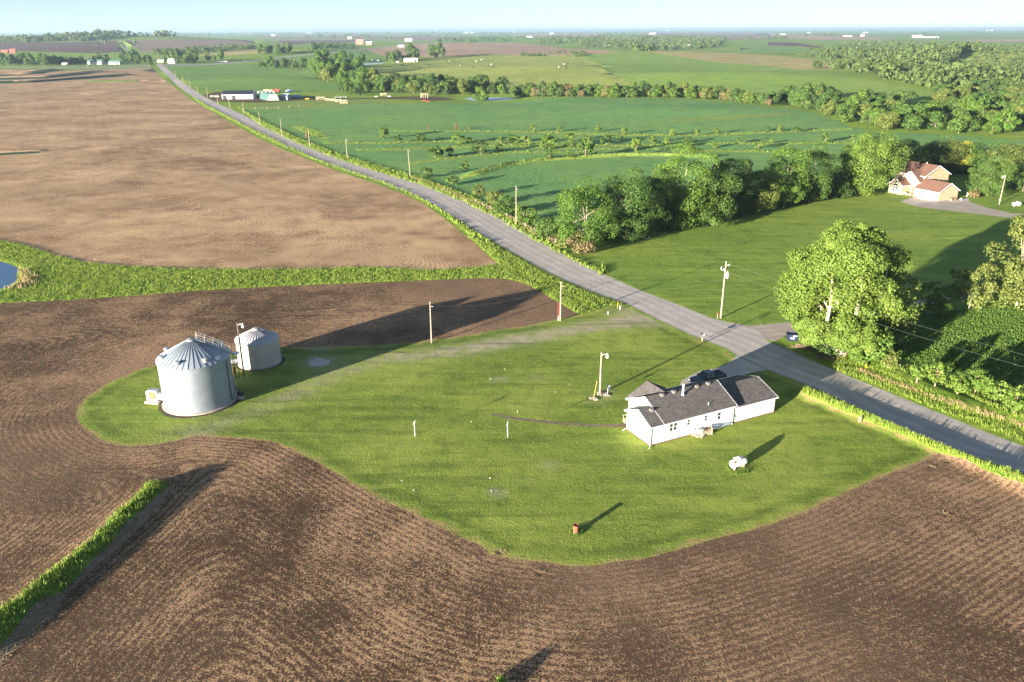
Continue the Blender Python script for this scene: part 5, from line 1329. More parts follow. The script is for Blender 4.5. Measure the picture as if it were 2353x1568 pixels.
for k in range(60):
    uu = 2420 + k * 8; g = W(uu, 985 + (uu - 2353) * .36)
    a = T['C']; b = Vector((g[0], g[1], g[2] + 10.5))
    for s in np.linspace(0, 1, 60):
        q = a.lerp(b, s); q.z -= 4 * .9 * s * (1 - s); pu, pv = proj(q)
        if abs(pu - 2353) < 12 and abs(pv - 813) < best: best = abs(pv - 813); OUT = b
OUT = OUT or Vector((95, 80, 10.5))
wire(T['C'], OUT, .9, .009, 'upper bare power line running off to the right over the bean field')
wire(z_(T['C'], 1.6), z_(OUT, 1.5), 1.0, .009, 'lower power line running off to the right over the bean field')
wire(T['G'], T['C'], 1.2, .007, 'thin power line between the transformer pole and the next pole up the road')
wire(T['H'], T['G'], 1.2, .007, 'thin power line along the dry verge between the first two poles up the road')
wire(T['I'], T['H'], 1.2, .007, 'thin power line between the leaning pole and the third pole up the road')
TW = plain('twisted_cable', (.09,.085,.07), .7, var=.3, scale=3)
wire(z_(T['C'], 3.1), z_(T['B'], .5), 1.7, .014, 'twisted service cable crossing the road to the pole with the red guard', 22, TW, 'service_cable')
wire(z_(T['B'], .5), z_(T['A'], .5), 1.3, .014, 'twisted service cable over the dark field between the two service poles', 18, TW, 'service_cable')
wire(z_(T['A'], .5), z_(T['E'], .6), 1.3, .014, 'twisted service cable from the field edge pole down to the grain bins', 18, TW, 'service_cable')
# guy wire with its guard and the stone heap at the yard light
g = flat(1364, 916); b_ = T['D']
wire((g[0], g[1], 0), z_(b_, 1.2), 0, .012, 'thin guy wire holding the yard light pole', 2, None, 'guy_wire')
q1 = Vector((g[0], g[1], 0)); q2 = z_(b_, 1.2); dd = (q2 - q1).normalized()
MB().tube([q1, q1 + dd*2.6], .05, 8).build('guy_guard', plain('guy_yellow', (.42,.24,.07), .5), None, label='orange yellow guard sleeve at the foot of the yard light guy wire', cat='guy guard')
g = flat(1282.5, 737.5)
t = thing('guy_marker', 'red lattice guy guard with white foot beside the service pole', 'guy guard', (g[0], g[1], 0))
MB().tube([(0,0,0),(.02,0,.95)], .045, 8).build('foot', WMET, t)
mb = MB()
for k in range(9): mb.bar((.02, 0, .95+k*.28), (.02 + (.14 if k % 2 else -.14)*.0 + .12*(-1)**k, .1*(-1)**k, .95+(k+1)*.28), .04)
mb.bar((-.12,0,.95),(-.1,0,3.4),.035); mb.bar((.14,0,.95),(.16,0,3.4),.035); mb.build('lattice', REDP, t)
def stones(u, v, rr, n, label, seed, mat=None, size=.14, name='stone_heap'):
    p = flat(u, v); r = random.Random(seed); mb = MB()
    for _ in range(n):
        a = r.uniform(0, 6.28); d = rr * math.sqrt(r.random()); s = size * r.uniform(.5, 1.2)
        x, y = d*math.cos(a), d*math.sin(a)*.8
        mb.rev([(0,-s*.3),(s*.9,-.1*s),(s,s*.3),(s*.5,s*.7),(0,s*.75)], 6, (x, y, r.uniform(0,.05)), smooth=False)
    mb.build(name, mat or plain('field_stone', (.33,.27,.23), .9, var=.4, scale=5), None, label=label, cat='stones', loc=(p[0], p[1], 0))
stones(1383, 905, .8, 46, 'heap of field stones round the foot of the yard light pole', 3)
stones(1364, 917, .7, 34, 'low ring of stones round the orange guy guard', 4)
stones(1395, 909, .4, 16, 'few stones at the foot of the satellite dish post', 5)
def dish():
    p = flat(1396, 908.5); t = thing('satellite_dish', 'grey satellite dish on a thin post beside the yard light pole', 'satellite dish', (p[0], p[1], 0), R(-150))
    MB().tube([(0,0,0),(0,0,1.15)], .035, 8).build('post', WMET, t)
    mb = MB(); mb.rev([(0,.0),(.2,.02),(.36,.06),(.44,.1),(.45,.1),(.36,.045),(.2,.005),(0,-.015)], 28); o = mb.build('dish', plain('dish_grey', (.52,.50,.45), .5), t)
    o.location = (0, .12, 1.35); o.rotation_euler = (R(-55), 0, R(25))
    MB().tube([(0,.1,1.1),(.1,.42,1.35),(.2,.62,1.75)], .02, 6).box(.14,.26,.56,.68,1.68,1.84).build('feed_arm', WMET, t)
    MB().box(-.08,.08,-.02,.16,1.1,1.3).build('bracket', DARKM, t)
dish()
def t_post(u, v, top, label, yaw):
    p = flat(u, v); h = tall(p, top); t = thing('clothesline_post', label, 'clothesline post', (p[0], p[1], 0), yaw)
    MB().tube([(0,0,0),(0,0,h)], .045, 8).build('pole', WMET, t)
    MB().tube([(-.65,0,h-.1),(.65,0,h-.1)], .04, 6).tube([(-.45,0,h-.12),(0,0,h-.6)], .025, 6).tube([(.45,0,h-.12),(0,0,h-.6)], .025, 6).build('crossarm', WMET, t)
t_post(953.5, 1002, 968.5, 'white clothesline post on the lawn, the left one of the pair', R(82))
t_post(1166.5, 1005, 971, 'white clothesline post on the lawn, the one nearer the farmhouse', R(80))
for i, (u, v) in enumerate(sorted([(1126,1100),(1129,1129),(950,1128),(923,1106),(1160,849.5),(1126.6,872.5),(1309,884.5),(1276,902),(1189,947),(1083,970)])):
    p = flat(u, v); t = thing('ground_marker', 'small white capped stub in the lawn, %s from the left' % ordinal(i), 'marker', (p[0], p[1], 0), 0, 'white capped marker stubs in the lawn')
    MB().tube([(0,0,0),(0,0,.1)], .03, 8).build('stub', WMET, t)
    MB().rev([(0,.1),(.045,.1),(.045,.14),(.03,.15),(0,.15)], 12).build('cap', WMET, t)
def barrel():
    p = flat(1323, 1225); t = thing('burn_barrel', 'rusty brown burn barrel standing alone on the lawn', 'barrel', (p[0], p[1], 0))
    prof = [(.3,.1),(.3,.32),(.315,.34),(.3,.36),(.3,.62),(.315,.64),(.3,.66),(.3,.95),(.315,.98),(.28,.98),(.27,.3),(0,.3)]
    MB().rev(prof, 28).build('drum', RUSTM, t)
    MB().rev([(.0,0),(.3,0),(.315,.03),(.3,.06),(.305,.14),(.29,.15)], 24).build('base', plain('ash_yellow', (.62,.50,.28), .9, var=.3, scale=8), t)
barrel()
def tuft_ring(u, v, rad, n, seed, label):
    p = flat(u, v); rng = np.random.default_rng(seed); a = rng.uniform(0, 6.28, n); rr = rng.uniform(rad*.6, rad, n)
    P3 = np.stack([p[0] + np.cos(a)*rr, p[1] + np.sin(a)*rr, np.zeros(n)], 1); q = rng.uniform(0, 3.14, n)
    dx = np.stack([np.cos(q), np.sin(q), 0*q], 1) * .05; up = np.stack([rng.normal(0,.08,n), rng.normal(0,.08,n), rng.uniform(.12,.3,n)], 1)
    V = np.stack([P3-dx, P3+dx, P3+up+dx*.3, P3+up-dx*.3], 1).reshape(-1, 3)
    link('weeds', np_mesh('weeds', V, np.arange(4*n).reshape(-1,4), False, {'hue': ('FACE', rng.uniform(0,.8,n))}), LM['bright'], None, label, 'weeds', None, 'stuff')
tuft_ring(1323, 1224, .7, 130, 71, 'weeds round the foot of the burn barrel')
tuft_ring(1695, 1080, 1.3, 150, 72, 'longer grass round the near propane tank')
def rusty_white():
    b = NB('chipped_white_paint'); n = b.noise(2.3, 5, .75, dist=.6); m = b.noise(.9, 2)
    f = b.math('MULTIPLY', b.ramp(n, .52, .56), b.ramp(m, .42, .5))
    c = b.mix(f, (.60,.58,.55), (.13,.05,.03))
    return b.done(b.principled(c, .4, 0, None, .4))
def propane(c, yaw, L, r, label, mat, name='propane_tank'):
    t = thing(name, label, 'propane tank', c, yaw)
    k = r * .85; pr = [(0, -L/2)] + [(r*math.sin(a), -L/2 + k*(1-math.cos(a))) for a in np.linspace(.25, math.pi/2, 6)] + [(r*math.sin(a), L/2 - k*(1-math.cos(a))) for a in np.linspace(math.pi/2, .25, 6)] + [(0, L/2)]
    MB().rev(pr, 28, (0,0,r+.22), axis='x').build('tank', mat, t)
    MB().rev([(.0,2*r+.18),(.3,2*r+.1),(.32,2*r+.3),(.26,2*r+.42),(0,2*r+.46)], 16, (L*.02,0,0)).build('dome', mat, t)
    for x in (-L*.28, L*.28): MB().box(x-.09, x+.09, -r*.6, r*.6, 0, .34).build('leg', CONC, t)
    return t
a_, b2_ = flat(1680, 1083), flat(1718, 1072)
yaw_ = math.atan2(b2_[1]-a_[1], b2_[0]-a_[0])
c_ = flat(1696, 1077)
tk = propane((c_[0], c_[1] + .2, 0), yaw_, 2.5, .52, 'white propane tank with rust patches lying on the near lawn', rusty_white())
MB().box(-.55,.6,-.05,.3,1.2,1.42).build('lid', WMET, tk)
MB().tube([(1.05,-.3,.7),(1.12,-.1,1.28),(1.12,.25,1.25),(1.05,.4,.8)], .03, 6).build('strap', DARKM, tk)
def post(u, v, top, w, mat, label, name, cat='post', lean=0):
    p = W(u, v); h = tall(p, top); MB().bar((0,0,-.1),(lean,0,h), w).build(name, mat, None, label=label, cat=cat, loc=tuple(p))
post(1974, 969.5, 956.5, .3, plain('old_stump', (.25,.19,.12), .9, var=.3), 'short thick leaning wooden post on the lawn before the tall verge grass', 'wooden_post', 'post', .12)
post(1396.7, 722, 716.5, .14, WMET, 'short white marker post on the grass nearest the worn track', 'marker_post')
post(1424.5, 711.5, 703, .2, WMET, 'taller white marker post beside the road at the driveway mouth', 'marker_post')
post(1419, 709.5, 693, .04, YEL, 'thin yellow marker whip beside the taller white post', 'marker_whip')
post(1988.5, 847, 836.5, .16, YEL, 'yellow pipeline marker post in the weeds by the road', 'marker_post')
post(2067, 846, 838, .08, WMET, 'thin white stake in the weeds near the sapling clumps', 'stake', 'stake')
def mailbox():
    p = flat(1613.5, 783.5); t = thing('mailbox', 'black mailbox on a wooden post with a red number plate at the road edge', 'mailbox', (p[0], p[1], 0), R(25))
    MB().box(-.06,.06,-.06,.06,0,1.1).build('post', WOODN, t)
    MB().prism([(-.15,-.32),(.15,-.32),(.15,.32),(-.15,.32)], 1.1, 1.27).tube([(0,-.32,1.27),(0,.32,1.27)], .15, 14).build('box', BLACK, t)
    MB().box(-.15,.15,-.335,-.322,1.1,1.4).build('door', WMET, t)
    pl = MB().box(-.32,-.07,-.09,-.07,.74,.9).build('number_plate', REDP, t)
mailbox()
p = flat(1648, 733.5); t = thing('address_sign', 'little red reflective sign plate on a thin stake at the foot of the transformer pole', 'sign', (p[0], p[1], 0), R(10))
MB().tube([(0,0,0),(0,0,1.0)], .02, 6).build('stake', WMET, t); MB().box(-.25,.2,-.03,-.01,.92,1.12).build('plate', REDP, t)
def dumpster():
    p = flat(1822, 786); t = thing('waste_container', 'small dark blue open waste container beside the huge tree at the lane corner', 'dumpster', (p[0], p[1] + .6, 0), R(-8))
    blue = plain('container_blue', (.012,.022,.05), .5, var=.2)
    mb = MB(); q = [(-.8,-.5),(.8,-.5),(.8,.55),(-.8,.55)]; w = [(-.95,-.65),(.95,-.65),(.95,.7),(-.95,.7)]
    vs = [(x,y,.12) for x,y in q] + [(x,y,1.35) for x,y in w] + [(x*.95,y*.93,1.35) for x,y in w] + [(x*.93,y*.9,.2) for x,y in q]
    fs = [(3,2,1,0)] + [(i,(i+1)%4,(i+1)%4+4,i+4) for i in range(4)] + [(i+4,(i+1)%4+4,(i+1)%4+8,i+8) for i in range(4)] + [(i+8,(i+1)%4+8,(i+1)%4+12,i+12) for i in range(4)] + [(12,13,14,15)]
    mb.add(vs, fs).build('tub', blue, t)
    MB().box(-.98,-.92,-.4,.4,.95,1.05).box(.92,.98,-.4,.4,.95,1.05).build('lift_bar', DARKM, t)
    o = MB().box(-.3,.35,-.03,0,.0,.3).build('label_plate', WMET, t); o.location = (-.1,-.585,.52); o.rotation_euler = (R(7),0,0)
    o = MB().box(-.3,.35,-.03,0,.0,.14).build('label_plate', WMET, t); o.location = (.3,-.635,1.0); o.rotation_euler = (R(7),0,0)
    MB().box(-.7,-.5,-.4,.4,0,.12).box(.5,.7,-.4,.4,0,.12).build('skid', DARKM, t)
dumpster()
def brush_heap(u, v, label, seed, n=170, L=2.4):
    p = flat(u, v); r = random.Random(seed); mb = MB()
    for _ in range(n):
        x, y = r.gauss(0, L*.35), r.gauss(0, L*.22); z = max(0, .5 - .25*abs(x)) * r.random(); a = r.gauss(0, .7); l = r.uniform(.4, 1.4)
        mb.bar((x, y, z + .03), (x + l*math.cos(a), y + l*math.sin(a), z + r.uniform(0, .35)), r.uniform(.02, .05))
    mb.build('brush_heap', TWIG, None, label=label, cat='brush', loc=(p[0], p[1], 0))
brush_heap(1845, 800, 'heap of cut brown branches beside the waste container', 8)
brush_heap(1893, 822, 'scattered dead branches in the shade under the huge tree', 9, 90, 3)
def cart():
    p = flat(1440.5, 975); t = thing('garden_cart', 'small tan garden cart with a dark load on the path at the farmhouse corner', 'cart', (p[0], p[1], 0), R(15))
    MB().box(-.45,.45,-.35,.35,.35,.72).build('tray', plain('cart_tan', (.62,.42,.20), .7), t)
    MB().rev([(0,.2),(.4,.25),(.45,.5),(.3,.8),(0,.9)], 9, (.05,-.35,0), smooth=False).build('load', plain('dark_sack', (.05,.045,.045), .8), t)
    for x in (-.3, .3): MB().rev([(0,-.05),(.18,-.05),(.18,.05),(0,.05)], 14, (x, -.3, .18), axis='y').build('wheel', BLACK, t)
    MB().tube([(-.3,.35,.7),(-.35,.8,1.0),(.35,.8,1.0),(.3,.35,.7)], .025, 6).build('handle', WMET, t)
cart()
def pickup():
    a, b = flat(1596, 888), flat(1652, 873); c = flat(1627, 884)
    yaw = math.atan2(a[1]-b[1], a[0]-b[0])
    yaw = R(206)
    t = thing('pickup_truck', 'dark blue pickup truck parked on the gravel drive behind the farmhouse', 'truck', (c[0], c[1] + .6, 0), yaw)
    blue = plain('truck_blue', (.018,.035,.06), .25, .3, spec=.6, var=.1)
    # x forward
    def sec(x, w, z0, z1, tw=None): tw = tw or w*.93; return [(x,-w,z0),(x,w,z0),(x,w,(z0+z1)/2+.1),(x,tw,z1),(x,-tw,z1),(x,-w,(z0+z1)/2+.1)]
    mb = MB(); S = [sec(-2.85,.92,.5,1.15), sec(-2.8,.98,.42,1.22), sec(-.75,1.0,.4,1.22), sec(1.15,1.0,.4,1.2), sec(2.3,.98,.4,1.12), sec(2.75,.9,.45,1.02), sec(2.85,.82,.55,.9)]
    vs = [p for s in S for p in s]; n = 6; fs = [tuple(range(n))[::-1], tuple(range((len(S)-1)*n, len(S)*n))]
    for i in range(len(S)-1):
        for k in range(n): fs.append((i*n+k, i*n+(k+1)%n, (i+1)*n+(k+1)%n, (i+1)*n+k))
    mb.add(vs, [f[::-1] for f in fs]).build('body', blue, t)
    mb = MB(); c0 = [(-.9,.88),(1.35,.88),(1.35,-.88),(-.9,-.88)]; c1 = [(-.62,.68),(.55,.68),(.55,-.68),(-.62,-.68)]
    mb.add([(x,y,1.18) for x,y in c0] + [(x,y,1.82) for x,y in c1], [(0,1,5,4),(1,2,6,5),(2,3,7,6),(3,0,4,7),(4,5,6,7)]); cab = mb.build('cab', plain('cab_glass', (.02,.03,.04), .1, spec=.7), t)
    MB().prism([(-.68,-.7),(.58,-.7),(.58,.7),(-.68,.7)], 1.80, 1.87).build('roof', blue, cab)
    for y in (-1, 1):
        for a, b, w in (((1.35,.88*y,1.2),(.56,.69*y,1.82),.07), ((.2,.88*y,1.2),(.1,.7*y,1.82),.08), ((-.9,.88*y,1.2),(-.62,.69*y,1.82),.1)):
            MB().bar(a, b, w).build('pillar', blue, cab)
    MB().box(-2.72,-1.0,-.78,.78,1.1,1.235).build('bed_floor', BLACK, t)
    MB().box(-2.82,-1.0,.8,.97,1.2,1.3).box(-2.82,-1.0,-.97,-.8,1.2,1.3).box(-2.86,-2.74,-.8,.8,1.2,1.3).build('bed_rail', blue, t)
    for x in (-1.85, 1.8):
        for y in (-.93, .93):
            w = MB().rev([(0,-.12),(.28,-.12),(.38,-.1),(.4,0),(.38,.1),(.28,.12),(0,.12)], 22, (x, y, .4), axis='y').build('wheel', BLACK, t)
            MB().rev([(0,-.135),(.22,-.135),(.22,.135),(0,.135)], 16, (x, y, .4), axis='y').build('rim', GALVP, w)
    for y in (-.68, .68): MB().box(2.78,2.87,y-.18,y+.18,.72,.9).build('headlight', WMET, t)
    for y in (-1.1, 1.1): MB().box(1.0,1.12,y-.12,y+.12,1.2,1.42).build('wing_mirror', BLACK, t)
pickup()

# ------------------------------------------------------------------ the tan house
def tan_house():
    z = H1(132.8, 246.9)
    t = thing('tan_house', 'two storey tan house with brown shingle roofs and an attached garage on the far lawn', 'house', (132.77, 246.86, z - .05), R(-65.2))
    gable(t, -9.2, 0, 0, 8.6, 2.95, 5.4, TANS, BRSH, .4, names=('garage_wall', 'garage_roof', 'garage_trim'), cut0=.4)
    gable(t, -21.6, -9.5, 4.4, 15.6, 6.15, 9.05, TANS, BRSH, .45, names=('main_wall', 'main_roof', 'main_trim'))
    gable(t, -16.4, -9.2, 2.0, 10.0, 4.6, 7.4, TANS, BRSH, .4, axis='y', names=('front_wall', 'front_roof', 'front_trim'))
    gable(t, -17.4, -12.4, -1.7, 2.1, 3.2, 5.2, TANS, BRSH, .35, axis='y', names=('bay_wall', 'bay_roof', 'bay_trim'), cut1=.3)
    mb = MB(); mb.box(-7.0, -1.0, -.06, 0, .05, 2.5); g = mb.build('garage_door', WTRIM, t)
    mb = MB()
    for k in range(1, 5): mb.box(-7.0, -1.0, -.075, -.062, .05+k*.49-.012, .05+k*.49+.012)
    mb.build('panel_joint', plain('joint_grey', (.5,.5,.48), .6), g)
    # arched window of the bay
    window(t, -15.7, -14.1, .9, 2.4, -1.7, GLASS, '-y', False, mull=True, fr=.14)
    mb = MB(); n = 12; mb.add([(-14.9 + .8*math.cos(math.pi*k/n), -1.74, 2.62 + .8*math.sin(math.pi*k/n)) for k in range(n+1)], [tuple(range(n+1))]); 
    aw = mb.build('arched_pane', GLASS, t)
    MB().tube([(-14.9 + .86*math.cos(math.pi*k/n), -1.75, 2.6 + .86*math.sin(math.pi*k/n)) for k in range(n+1)], .08, 6).build('arch_frame', WTRIM, aw)
    window(t, -20.9, -19.9, 4.2, 5.5, 4.4, GLASS, '-y')
    window(t, 6.6, 7.3, 4.6, 5.7, -9.5, GLASS, '+x')
    d = MB().box(-11.6, -10.3, 1.92, 2.0, .1, 2.45).build('front_door', plain('door_brown', (.20,.10,.06), .5), t)
    MB().box(-10.5,-10.42,1.86,1.92,1.2,1.3).build('handle', GALVP, d)
    MB().box(-12.2,-9.6,-.2,2.0,.0,.22).build('porch_slab', CONC, t)
    MB().box(-12.3,-9.6,-.5,-.4,.35,.45).box(-12.3,-12.2,-.5,-.4,0,.8).box(-9.7,-9.6,-.5,-.4,0,.8).box(-12.3,-9.6,-.5,-.4,.65,.75).build('porch_rail', WOODN, t)
    MB().tube([(-14, 10, 8.9),(-14,10,9.5)], .08, 8).build('vent_pipe', WMET, t)
    for x in (-.12, -8.9): MB().tube([(x,-.12,2.7),(x,-.12,.2),(x,-.4,.08)], .05, 6).build('downspout', WTRIM, t)
    for x in (-7.4, -.6): MB().box(x-.08,x+.08,-.14,0,1.8,2.1).build('wall_lamp', DARKM, t)
tan_house()
def at_house(x, y):
    a = R(-65.2); return (132.77 + x*math.cos(a) - y*math.sin(a), 246.86 + x*math.sin(a) + y*math.cos(a))
def bench(x, y, rz, label):
    px, py = at_house(x, y); t = thing('bench', label, 'bench', (px, py, H1(px, py)), R(-65.2) + rz)
    MB().box(-.7,.7,-.2,.2,.4,.46).build('seat', WOODN, t); MB().box(-.7,.7,.18,.24,.5,.9).build('backrest', WOODN, t)
    for q in (-.6, .6): MB().box(q-.04,q+.04,-.18,.2,0,.4).build('leg', WOODN, t)
bench(-15.6, -2.4, 0, 'wooden bench under the arched window of the tan house')
bench(-11.2, -1.4, 0, 'wooden bench between the bay and the garage of the tan house')
def planter(x, y, label, col, seed):
    px, py = at_house(x, y); t = thing('planter', label, 'planter', (px, py, H1(px, py)))
    MB().rev([(0,0),(.25,0),(.34,.45),(.3,.45),(0,.42)], 14).build('pot', col, t)
    rng = np.random.default_rng(seed); V, F, hue, C, L = crown_np(rng, .8, .6, .35, 5, 120, .16)
    link('foliage', np_mesh('foliage', V, F, False, {'hue': ('FACE', hue)}), LM['bright'], t)
for x, y, l, c, s in ((1.0, 4.6, 'white planter of green plants beside the garage side wall', WMET, 1), (1.1, 6.4, 'rusty red planter of flowers near the garage rear corner', RUSTM, 2), (1.6, 8.4, 'white planter with orange flowers past the garage rear corner', WMET, 3), (-12.0, .6, 'green potted plant by the front door of the tan house', DARKM, 4)):
    planter(x, y, l, c, s)
p = W(2335, 474)
propane((p[0], p[1], p[2]), R(12), 3.0, .5, 'clean white propane tank on the lawn at the far right edge', WMET)
p = W(2222, 452); MB().tube([(0,0,0),(0,0,1.3)], .16, 10).build('water_softener', WMET, None, label='white upright cylinder in shade behind the garage corner', cat='tank', loc=tuple(p))

# ------------------------------------------------------------------ the cattle yard beyond the green field
BWALL = siding_mat('barn_white', (.55,.54,.51), 1.0)
BBLK = plain('black_metal_roof', (.022,.028,.04), .45, .1, spec=.3)
GRNR = plain('green_metal_roof', (.07,.15,.12), .6, 0)
WROOF = plain('white_metal_roof', (.50,.50,.49), .5)
GREYR = plain('grey_shingle_roof', (.30,.29,.28), .8)
def shed(name, u, v, ur, vr, depth, eave_u, peak_u, wm, rm, label, cat='barn', doors=(), wins=(), over=.3, fixed=None):
    """gabled building whose front wall foot runs between two picture points"""
    a, b = W(u, v), W(ur, vr)
    if fixed is not None:      # keep the wall square to the view when the grazing angle makes the points unreliable
        m = px_m(a); L = (ur - u) * m / math.cos(fixed); yaw = fixed; 
    else: L = math.hypot(b[0]-a[0], b[1]-a[1]); yaw = math.atan2(b[1]-a[1], b[0]-a[0])
    m = px_m(a); e = eave_u * m; pk = peak_u * m
    t = thing(name, label, cat, (a[0], a[1], min(a[2], H1(a[0]+L*math.cos(yaw), a[1]+L*math.sin(yaw))) - .1), yaw)
    gable(t, 0, L, 0, depth, e, pk, wm, rm, over, trim=WTRIM if m < .5 else None)
    for x0, x1, h in doors: MB().box(L*x0, L*x1, -.05, 0, .1, e*h).build('door', DARKM, t)
    for x0, x1, z0, z1 in wins: MB().box(L*x0, L*x1, -.05, 0, e*z0, e*z1).build('window', GLASS, t)
    return t
shed('barn', 510.5, 228.5, 580.5, 226.5, 11, 10.5, 18.5, BWALL, BBLK, 'long white barn with black roof and two dark doorways beside the road', doors=((.03,.155,.78),(.32,.44,.78)), wins=((.66,.70,.25,.42),(.84,.88,.25,.42)), fixed=R(4))
def greenhouse():
    a = W(614, 231.5); m = px_m(a); w = 28*m; h = 15*m
    t = thing('hoop_barn', 'rounded green tarpaulin barn with pale ribbed end behind the farm fence', 'barn', (a[0], a[1], a[2]), R(3))
    prof = [(0,0),(.06,.55),(.14,.9),(.22,1.0),(.78,1.0),(.86,.9),(.94,.55),(1,0)]
    mb = MB(); D = 18; vs = [(x*w,0,z*h) for x,z in prof] + [(x*w - 10,D,z*h) for x,z in prof]; n = len(prof)
    mb.add(vs, [tuple(range(n))[::-1], tuple(range(n,2*n))] + [(i,i+1,i+1+n,i+n) for i in range(n-1)]); mb.build('cover', plain('green_tarp', (.05,.11,.10), .7), t)
    MB().add([(.03*w,-.1,.05),(.97*w,-.1,.05),(.8*w,-.1,.95*h),(.2*w,-.1,.95*h)], [(0,1,2,3)]).build('end_curtain', plain('curtain_green', (.26,.32,.24), .7, var=.1), t)
    mb = MB()
    for k in range(6): mb.bar((w*(.06+.176*k),-.2,.05), (w*(.22+.112*k),-.2,.95*h), .12)
    mb.build('curtain_batten', plain('batten_green', (.25,.35,.26), .7), t)
greenhouse()
def blob(name, u, v, wu, hu, mat, label, cat, kind='box', dep=None, group=None, yaw=0.0):
    p = W(u, v); m = px_m(p); w, h = wu*m, hu*m; d = dep or w*.6
    t = thing(name, label, cat, tuple(p), yaw, group)
    if kind == 'wagon':
        MB().prism([(-w/2,-d/2),(w/2,-d/2),(w/2,d/2),(-w/2,d/2)], h*.3, h*.45).add([(-w/2,-d/2,h*.45),(w/2,-d/2,h*.45),(w*.6,-d*.7,h),(-w*.6,-d*.7,h),(-w/2,d/2,h*.45),(w/2,d/2,h*.45),(w*.6,d*.7,h),(-w*.6,d*.7,h)], [(0,1,2,3),(5,4,7,6),(4,0,3,7),(1,5,6,2)]).build('body', mat, t)
        for x in (-w*.35, w*.35): MB().rev([(0,-.15),(h*.22,-.15),(h*.22,.15),(0,.15)], 12, (x,-d*.5,h*.22), axis='y').build('wheel', BLACK, t)
    elif kind == 'mound':
        MB().rev([(w*.5,0),(w*.46,h*.4),(w*.3,h*.8),(w*.1,h),(0,h)], 16).build('cover', mat, t)
        MB().rev([(w*.52,-.1),(w*.52,.15),(w*.49,.25)], 16).build('edge', BLACK, t)
    elif kind == 'tank':
        MB().rev([(0,-w/2),(h*.45,-w/2),(h*.5,-w/2+.3),(h*.5,w/2-.3),(h*.45,w/2),(0,w/2)], 16, (0,0,h*.55), axis='x').build('tank', mat, t)
        for x in (-w*.3, w*.3): MB().box(x-.2,x+.2,-h*.4,h*.4,0,h*.2).build('leg', DARKM, t)
    elif kind == 'hutch':
        MB().prism([(-w/2,-d/2),(w/2,-d/2),(w/2,d/2),(-w/2,d/2)], 0, h*.6).add([(-w/2,-d/2,h*.6),(w/2,-d/2,h*.6),(w/2,d/2,h),(-w/2,d/2,h)], [(0,1,2,3)]).box(-w/2,w/2,d/2-.1,d/2,h*.6,h).build('shell', mat, t)
        MB().solid([(-w*.52,-d*.55,h*.62),(w*.52,-d*.55,h*.62),(w*.52,d*.55,h*1.04),(-w*.52,d*.55,h*1.04)], .08).build('roof', mat, t)
    return t
blob('livestock_shelter', 656, 229.5, 17, 13, plain('blue_grey_sheet', (.30,.38,.46), .5, .3), 'blue grey slanting shelter right of the green hoop barn', 'shelter', 'hutch', yaw=R(-20))
blob('water_tank', 683, 227, 18, 8, plain('tank_blue', (.16,.28,.42), .5), 'long blue tank right of the slanting shelter', 'tank', 'tank')
blob('feed_bin', 592.5, 223.5, 4, 7, plain('deep_blue', (.05,.10,.28), .5), 'small deep blue bin between the white barn and the green hoop barn', 'bin', 'hutch')
blob('farm_wagon', 636, 213.5, 13, 7.5, REDP, 'red farm wagon behind the green hoop barn', 'wagon', 'wagon')
blob('covered_pile', 665, 211, 17, 4.5, plain('pale_blue_tarp', (.55,.68,.74), .5), 'pale blue tarpaulin mound behind the livestock shelters', 'pile', 'mound', dep=6)
for i in range(9):
    p = W(594.5 + i*4.4, 214 - (i % 2)*.4); m = px_m(p)
    t = thing('wrapped_bale', 'white wrapped bale, %s from the left behind the green hoop barn' % ordinal(i), 'bale', tuple(p), 0, 'white wrapped bales')
    MB().rev([(0,-.7),(.62,-.7),(.75,-.55),(.75,.55),(.62,.7),(0,.7)], 14, (0,0,.75), axis='y').build('wrap', WMET, t)
for i in range(6):
    p = W(608 + i*4.2, 209.5 + i*.1)
    t = thing('straw_bale', 'tan round straw bale, %s from the left of the back row' % ordinal(i), 'bale', tuple(p), 0, 'tan straw bales')
    MB().rev([(0,-.7),(.7,-.7),(.75,-.6),(.75,.6),(.7,.7),(0,.7)], 14, (0,0,.75), axis='y').build('roll', plain('straw_tan', (.48,.33,.20), .9), t)
def frame(u, v, wu, hu, label, n=3):
    p = W(u, v); m = px_m(p); w, h = wu*m, hu*m
    t = thing('timber_frame', label, 'frame', tuple(p), R(-8), 'pale open timber feeder frames')
    for k in range(n):
        for y in (0, 2.5): MB().bar((w*k/(n-1)-w/2, y, -.1), (w*k/(n-1)-w/2, y, h), .22).build('post', WOODN, t)
    mb = MB(); mb.bar((-w/2-.2,0,h),(w/2+.2,0,h),.22); mb.bar((-w/2-.2,2.5,h),(w/2+.2,2.5,h),.22)
    for k in range(n): mb.bar((w*k/(n-1)-w/2,-.2,h+.15),(w*k/(n-1)-w/2,2.7,h+.15),.18)
    mb.build('beam', WOODN, t)
for u, v, w, h, n, lab in ((736,230,19,6,5,'wide pale timber frame at the left end of the stepped row'),(752,232,9,5,3,'pale timber frame second in the stepped row'),(764,233,9,5,3,'pale timber frame third in the stepped row'),(776,235.5,10,6,3,'pale timber frame fourth in the stepped row'),(789,239,13,8,3,'pale timber frame nearest the crop field in the stepped row'),(881,220.5,14,5,4,'pale timber frame alone before the creek belt'),(975,225.5,16,9,4,'pale timber frame on the bare slope left of the pond')):
    frame(u, v, w, h, lab, n)
